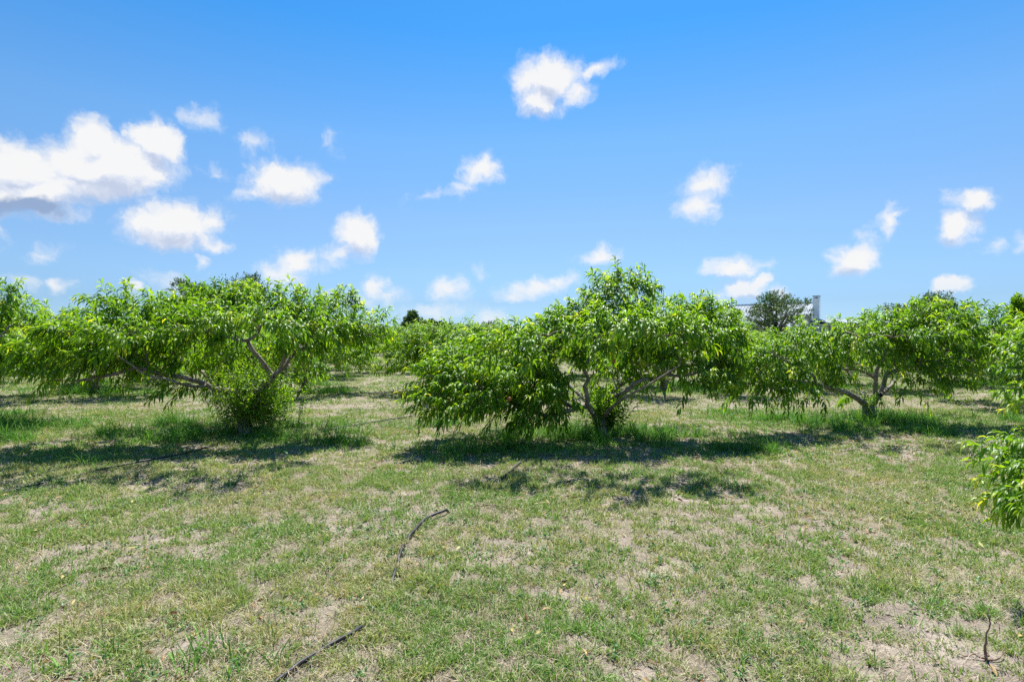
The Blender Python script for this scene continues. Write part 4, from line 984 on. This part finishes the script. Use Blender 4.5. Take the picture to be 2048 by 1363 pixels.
def make_world():
    w = bpy.data.worlds.new('World'); bpy.context.scene.world = w; w.use_nodes = True
    nt = w.node_tree; nd = nt.nodes; lk = nt.links; nd.clear()
    def make_field(name, items):
      g = bpy.data.node_groups.new(name, 'ShaderNodeTree')
      g.interface.new_socket('P', in_out='INPUT', socket_type='NodeSocketVector'); g.interface.new_socket('F', in_out='OUTPUT', socket_type='NodeSocketFloat')
      gi = g.nodes.new('NodeGroupInput'); go = g.nodes.new('NodeGroupOutput'); last = None
      for (px, py, rx, ry, rot, wt) in items:
          az = math.atan((px - CX) / F); ca = math.cos(az); el = math.atan((HY - py) * ca / F)
          mp = g.nodes.new('ShaderNodeMapping'); mp.vector_type = 'TEXTURE'
          mp.inputs['Location'].default_value = (az, el, 0); mp.inputs['Rotation'].default_value = (0, 0, R(rot)); mp.inputs['Scale'].default_value = (1.16 * rx / F * ca ** 2, 1.16 * ry / F * ca, 1)
          g.links.new(gi.outputs[0], mp.inputs[0])
          ln = g.nodes.new('ShaderNodeVectorMath'); ln.operation = 'LENGTH'; g.links.new(mp.outputs[0], ln.inputs[0])
          ma = g.nodes.new('ShaderNodeMath'); ma.operation = 'MULTIPLY_ADD'; ma.inputs[1].default_value = -wt; ma.inputs[2].default_value = wt; g.links.new(ln.outputs['Value'], ma.inputs[0])
          if last is None: last = ma
          else:
              mx = g.nodes.new('ShaderNodeMath'); mx.operation = 'SMOOTH_MAX'; mx.inputs[2].default_value = .12
              g.links.new(last.outputs[0], mx.inputs[0]); g.links.new(ma.outputs[0], mx.inputs[1]); last = mx
      g.links.new(last.outputs[0], go.inputs[0])
      return g
    g_all = make_field('cloud_field', CLOUDS); g_bulk = make_field('cloud_bulk', [c for c in CLOUDS if c[5] >= .9])

    tc = nd.new('ShaderNodeTexCoord'); sp = nd.new('ShaderNodeSeparateXYZ'); lk.new(tc.outputs['Generated'], sp.inputs[0])
    def math_(op, a, b=None, c=None):
        m = nd.new('ShaderNodeMath'); m.operation = op
        for i, v in enumerate((a, b, c)):
            if v is None: continue
            if isinstance(v, (int, float)): m.inputs[i].default_value = v
            else: lk.new(v, m.inputs[i])
        return m.outputs[0]
    az = math_('ARCTAN2', sp.outputs[0], sp.outputs[1]); el = math_('ARCSINE', sp.outputs[2])
    cb = nd.new('ShaderNodeCombineXYZ'); lk.new(az, cb.inputs[0]); lk.new(el, cb.inputs[1])
    def noise(scale, detail, rough, vec=cb.outputs[0], out='Fac'):
        n = nd.new('ShaderNodeTexNoise'); n.inputs['Scale'].default_value = scale; n.inputs['Detail'].default_value = detail; n.inputs['Roughness'].default_value = rough
        lk.new(vec, n.inputs['Vector']); return n.outputs[out]
    wc = noise(22, 5, .6, out='Color')
    ws = nd.new('ShaderNodeVectorMath'); ws.operation = 'SUBTRACT'; lk.new(wc, ws.inputs[0]); ws.inputs[1].default_value = (.5, .5, .5)
    wm = nd.new('ShaderNodeVectorMath'); wm.operation = 'MULTIPLY_ADD'; lk.new(ws.outputs[0], wm.inputs[0]); wm.inputs[1].default_value = (.062, .046, 0); lk.new(cb.outputs[0], wm.inputs[2])
    def field(off, g):
        a = nd.new('ShaderNodeVectorMath'); a.operation = 'ADD'; lk.new(wm.outputs[0], a.inputs[0]); a.inputs[1].default_value = off
        gn = nd.new('ShaderNodeGroup'); gn.node_tree = g; lk.new(a.outputs[0], gn.inputs[0])
        nz = noise(34, 6, .62, a.outputs[0])
        return math_('ADD', gn.outputs[0], math_('MULTIPLY_ADD', nz, .90, -.435))
    f0 = field((0, 0, 0), g_all); f1 = field((.004, .020, 0), g_bulk)
    mr = nd.new('ShaderNodeMapRange'); mr.interpolation_type = 'SMOOTHSTEP'; lk.new(f0, mr.inputs['Value'])
    mr.inputs['From Min'].default_value = .05; mr.inputs['From Max'].default_value = .74; mr.inputs['To Max'].default_value = .98
    lit = nd.new('ShaderNodeMapRange'); lit.interpolation_type = 'SMOOTHSTEP'; lk.new(math_('SUBTRACT', f0, f1), lit.inputs['Value'])
    lit.inputs['From Min'].default_value = -.60; lit.inputs['From Max'].default_value = .10
    cc = ramp(nd, [(0, (.60, .68, .86)), (.5, (.77, .83, .96)), (.85, (.93, .95, 1)), (1, (1, 1, 1))]); lk.new(lit.outputs[0], cc.inputs[0])  # cloud self-shading painted as colour: greyer where denser cloud lies above
    # flat underside of the big cumulus, its shade painted grey into the cloud colour
    mp = nd.new('ShaderNodeMapping'); mp.vector_type = 'TEXTURE'; a0 = math.atan((55 - CX) / F)
    mp.inputs['Location'].default_value = (a0, math.atan((HY - 417) * math.cos(a0) / F), 0); mp.inputs['Scale'].default_value = (115 / F * math.cos(a0) ** 2, 24 / F * math.cos(a0), 1); lk.new(wm.outputs[0], mp.inputs[0])
    ln = nd.new('ShaderNodeVectorMath'); ln.operation = 'LENGTH'; lk.new(mp.outputs[0], ln.inputs[0])
    dk = nd.new('ShaderNodeMapRange'); dk.interpolation_type = 'SMOOTHSTEP'; lk.new(ln.outputs['Value'], dk.inputs['Value']); dk.inputs['From Min'].default_value = 1.15; dk.inputs['From Max'].default_value = .5
    c2 = nd.new('ShaderNodeMix'); c2.data_type = 'RGBA'; lk.new(dk.outputs[0], c2.inputs[0]); lk.new(cc.outputs[0], c2.inputs[6]); c2.inputs[7].default_value = (.33, .45, .68, 1)

    sky = nd.new('ShaderNodeTexSky'); sky.sky_type = 'NISHITA'; sky.sun_disc = False
    sky.sun_elevation = SUN_EL; sky.sun_rotation = SUN_AZ; sky.altitude = 200; sky.air_density = 1.0; sky.dust_density = .3; sky.ozone_density = 1.5
    # colour balance of the clear sky
    tn = nd.new('ShaderNodeMix'); tn.data_type = 'RGBA'; tn.blend_type = 'MULTIPLY'; tn.inputs[0].default_value = 1; lk.new(sky.outputs[0], tn.inputs[6])
    tr = ramp(nd, [(0, (.35, .565, 1.0)), (.055, (.37, .52, .79)), (.10, (.45, .60, .81)), (.188, (.54, .69, .84)), (.323, (.49, .79, .98)), (.492, (.215, .74, 1.10)), (.8, (.18, .68, 1.08))]); lk.new(el, tr.inputs[0]); lk.new(tr.outputs[0], tn.inputs[7])
    b1 = nd.new('ShaderNodeBackground'); b1.inputs[1].default_value = SKY_STR; lk.new(tn.outputs[2], b1.inputs[0])
    b2 = nd.new('ShaderNodeBackground'); b2.inputs[1].default_value = CLOUD_STR; lk.new(c2.outputs[2], b2.inputs[0])
    hz = nd.new('ShaderNodeMapRange'); lk.new(el, hz.inputs['Value']); hz.inputs['From Min'].default_value = -.01; hz.inputs['From Max'].default_value = .10; hz.inputs['To Min'].default_value = .45; hz.inputs['To Max'].default_value = 1
    mx = nd.new('ShaderNodeMixShader'); lk.new(math_('MULTIPLY', mr.outputs[0], hz.outputs[0]), mx.inputs[0]); lk.new(b1.outputs[0], mx.inputs[1]); lk.new(b2.outputs[0], mx.inputs[2])
    out = nd.new('ShaderNodeOutputWorld'); lk.new(mx.outputs[0], out.inputs[0])
    w.cycles.sampling_method = 'MANUAL'; w.cycles.sample_map_resolution = 512

EXPO = 1.10; SKY_STR = .133 * 2 ** (.25 - EXPO); CLOUD_STR = .94 * 2 ** -EXPO
make_world()

s = Vector((math.sin(SUN_AZ) * math.cos(SUN_EL), math.cos(SUN_AZ) * math.cos(SUN_EL), math.sin(SUN_EL)))
ld = bpy.data.lights.new('sun', 'SUN'); ld.energy = 4.8; ld.angle = R(.53); ld.color = (1, .965, .90)
lo = bpy.data.objects.new('sun', ld); C.objects.link(lo); lo.rotation_euler = s.to_track_quat('Z', 'Y').to_euler(); lo.location = (5, 20, 40)

cd = bpy.data.cameras.new('camera'); cam = bpy.data.objects.new('camera', cd); C.objects.link(cam)
cam.location = (0, 0, H); cam.rotation_euler = (R(90), 0, 0)
cd.sensor_width = 36; cd.lens = F / 2048 * 36; cd.shift_y = -(1363 / 2 - HY) / 2048; cd.clip_start = .05; cd.clip_end = 6000
sc = bpy.context.scene; sc.camera = cam
sc.view_settings.view_transform = 'Standard'; sc.view_settings.look = 'None'; sc.view_settings.gamma = 1; sc.view_settings.exposure = EXPO
sc.view_settings.use_curve_mapping = False
cy = sc.cycles; cy.max_bounces = 7; cy.diffuse_bounces = 3; cy.glossy_bounces = 2; cy.transmission_bounces = 4; cy.transparent_max_bounces = 4
cy.use_adaptive_sampling = True; cy.adaptive_threshold = .012
try: cy.use_denoising = False
except Exception: pass
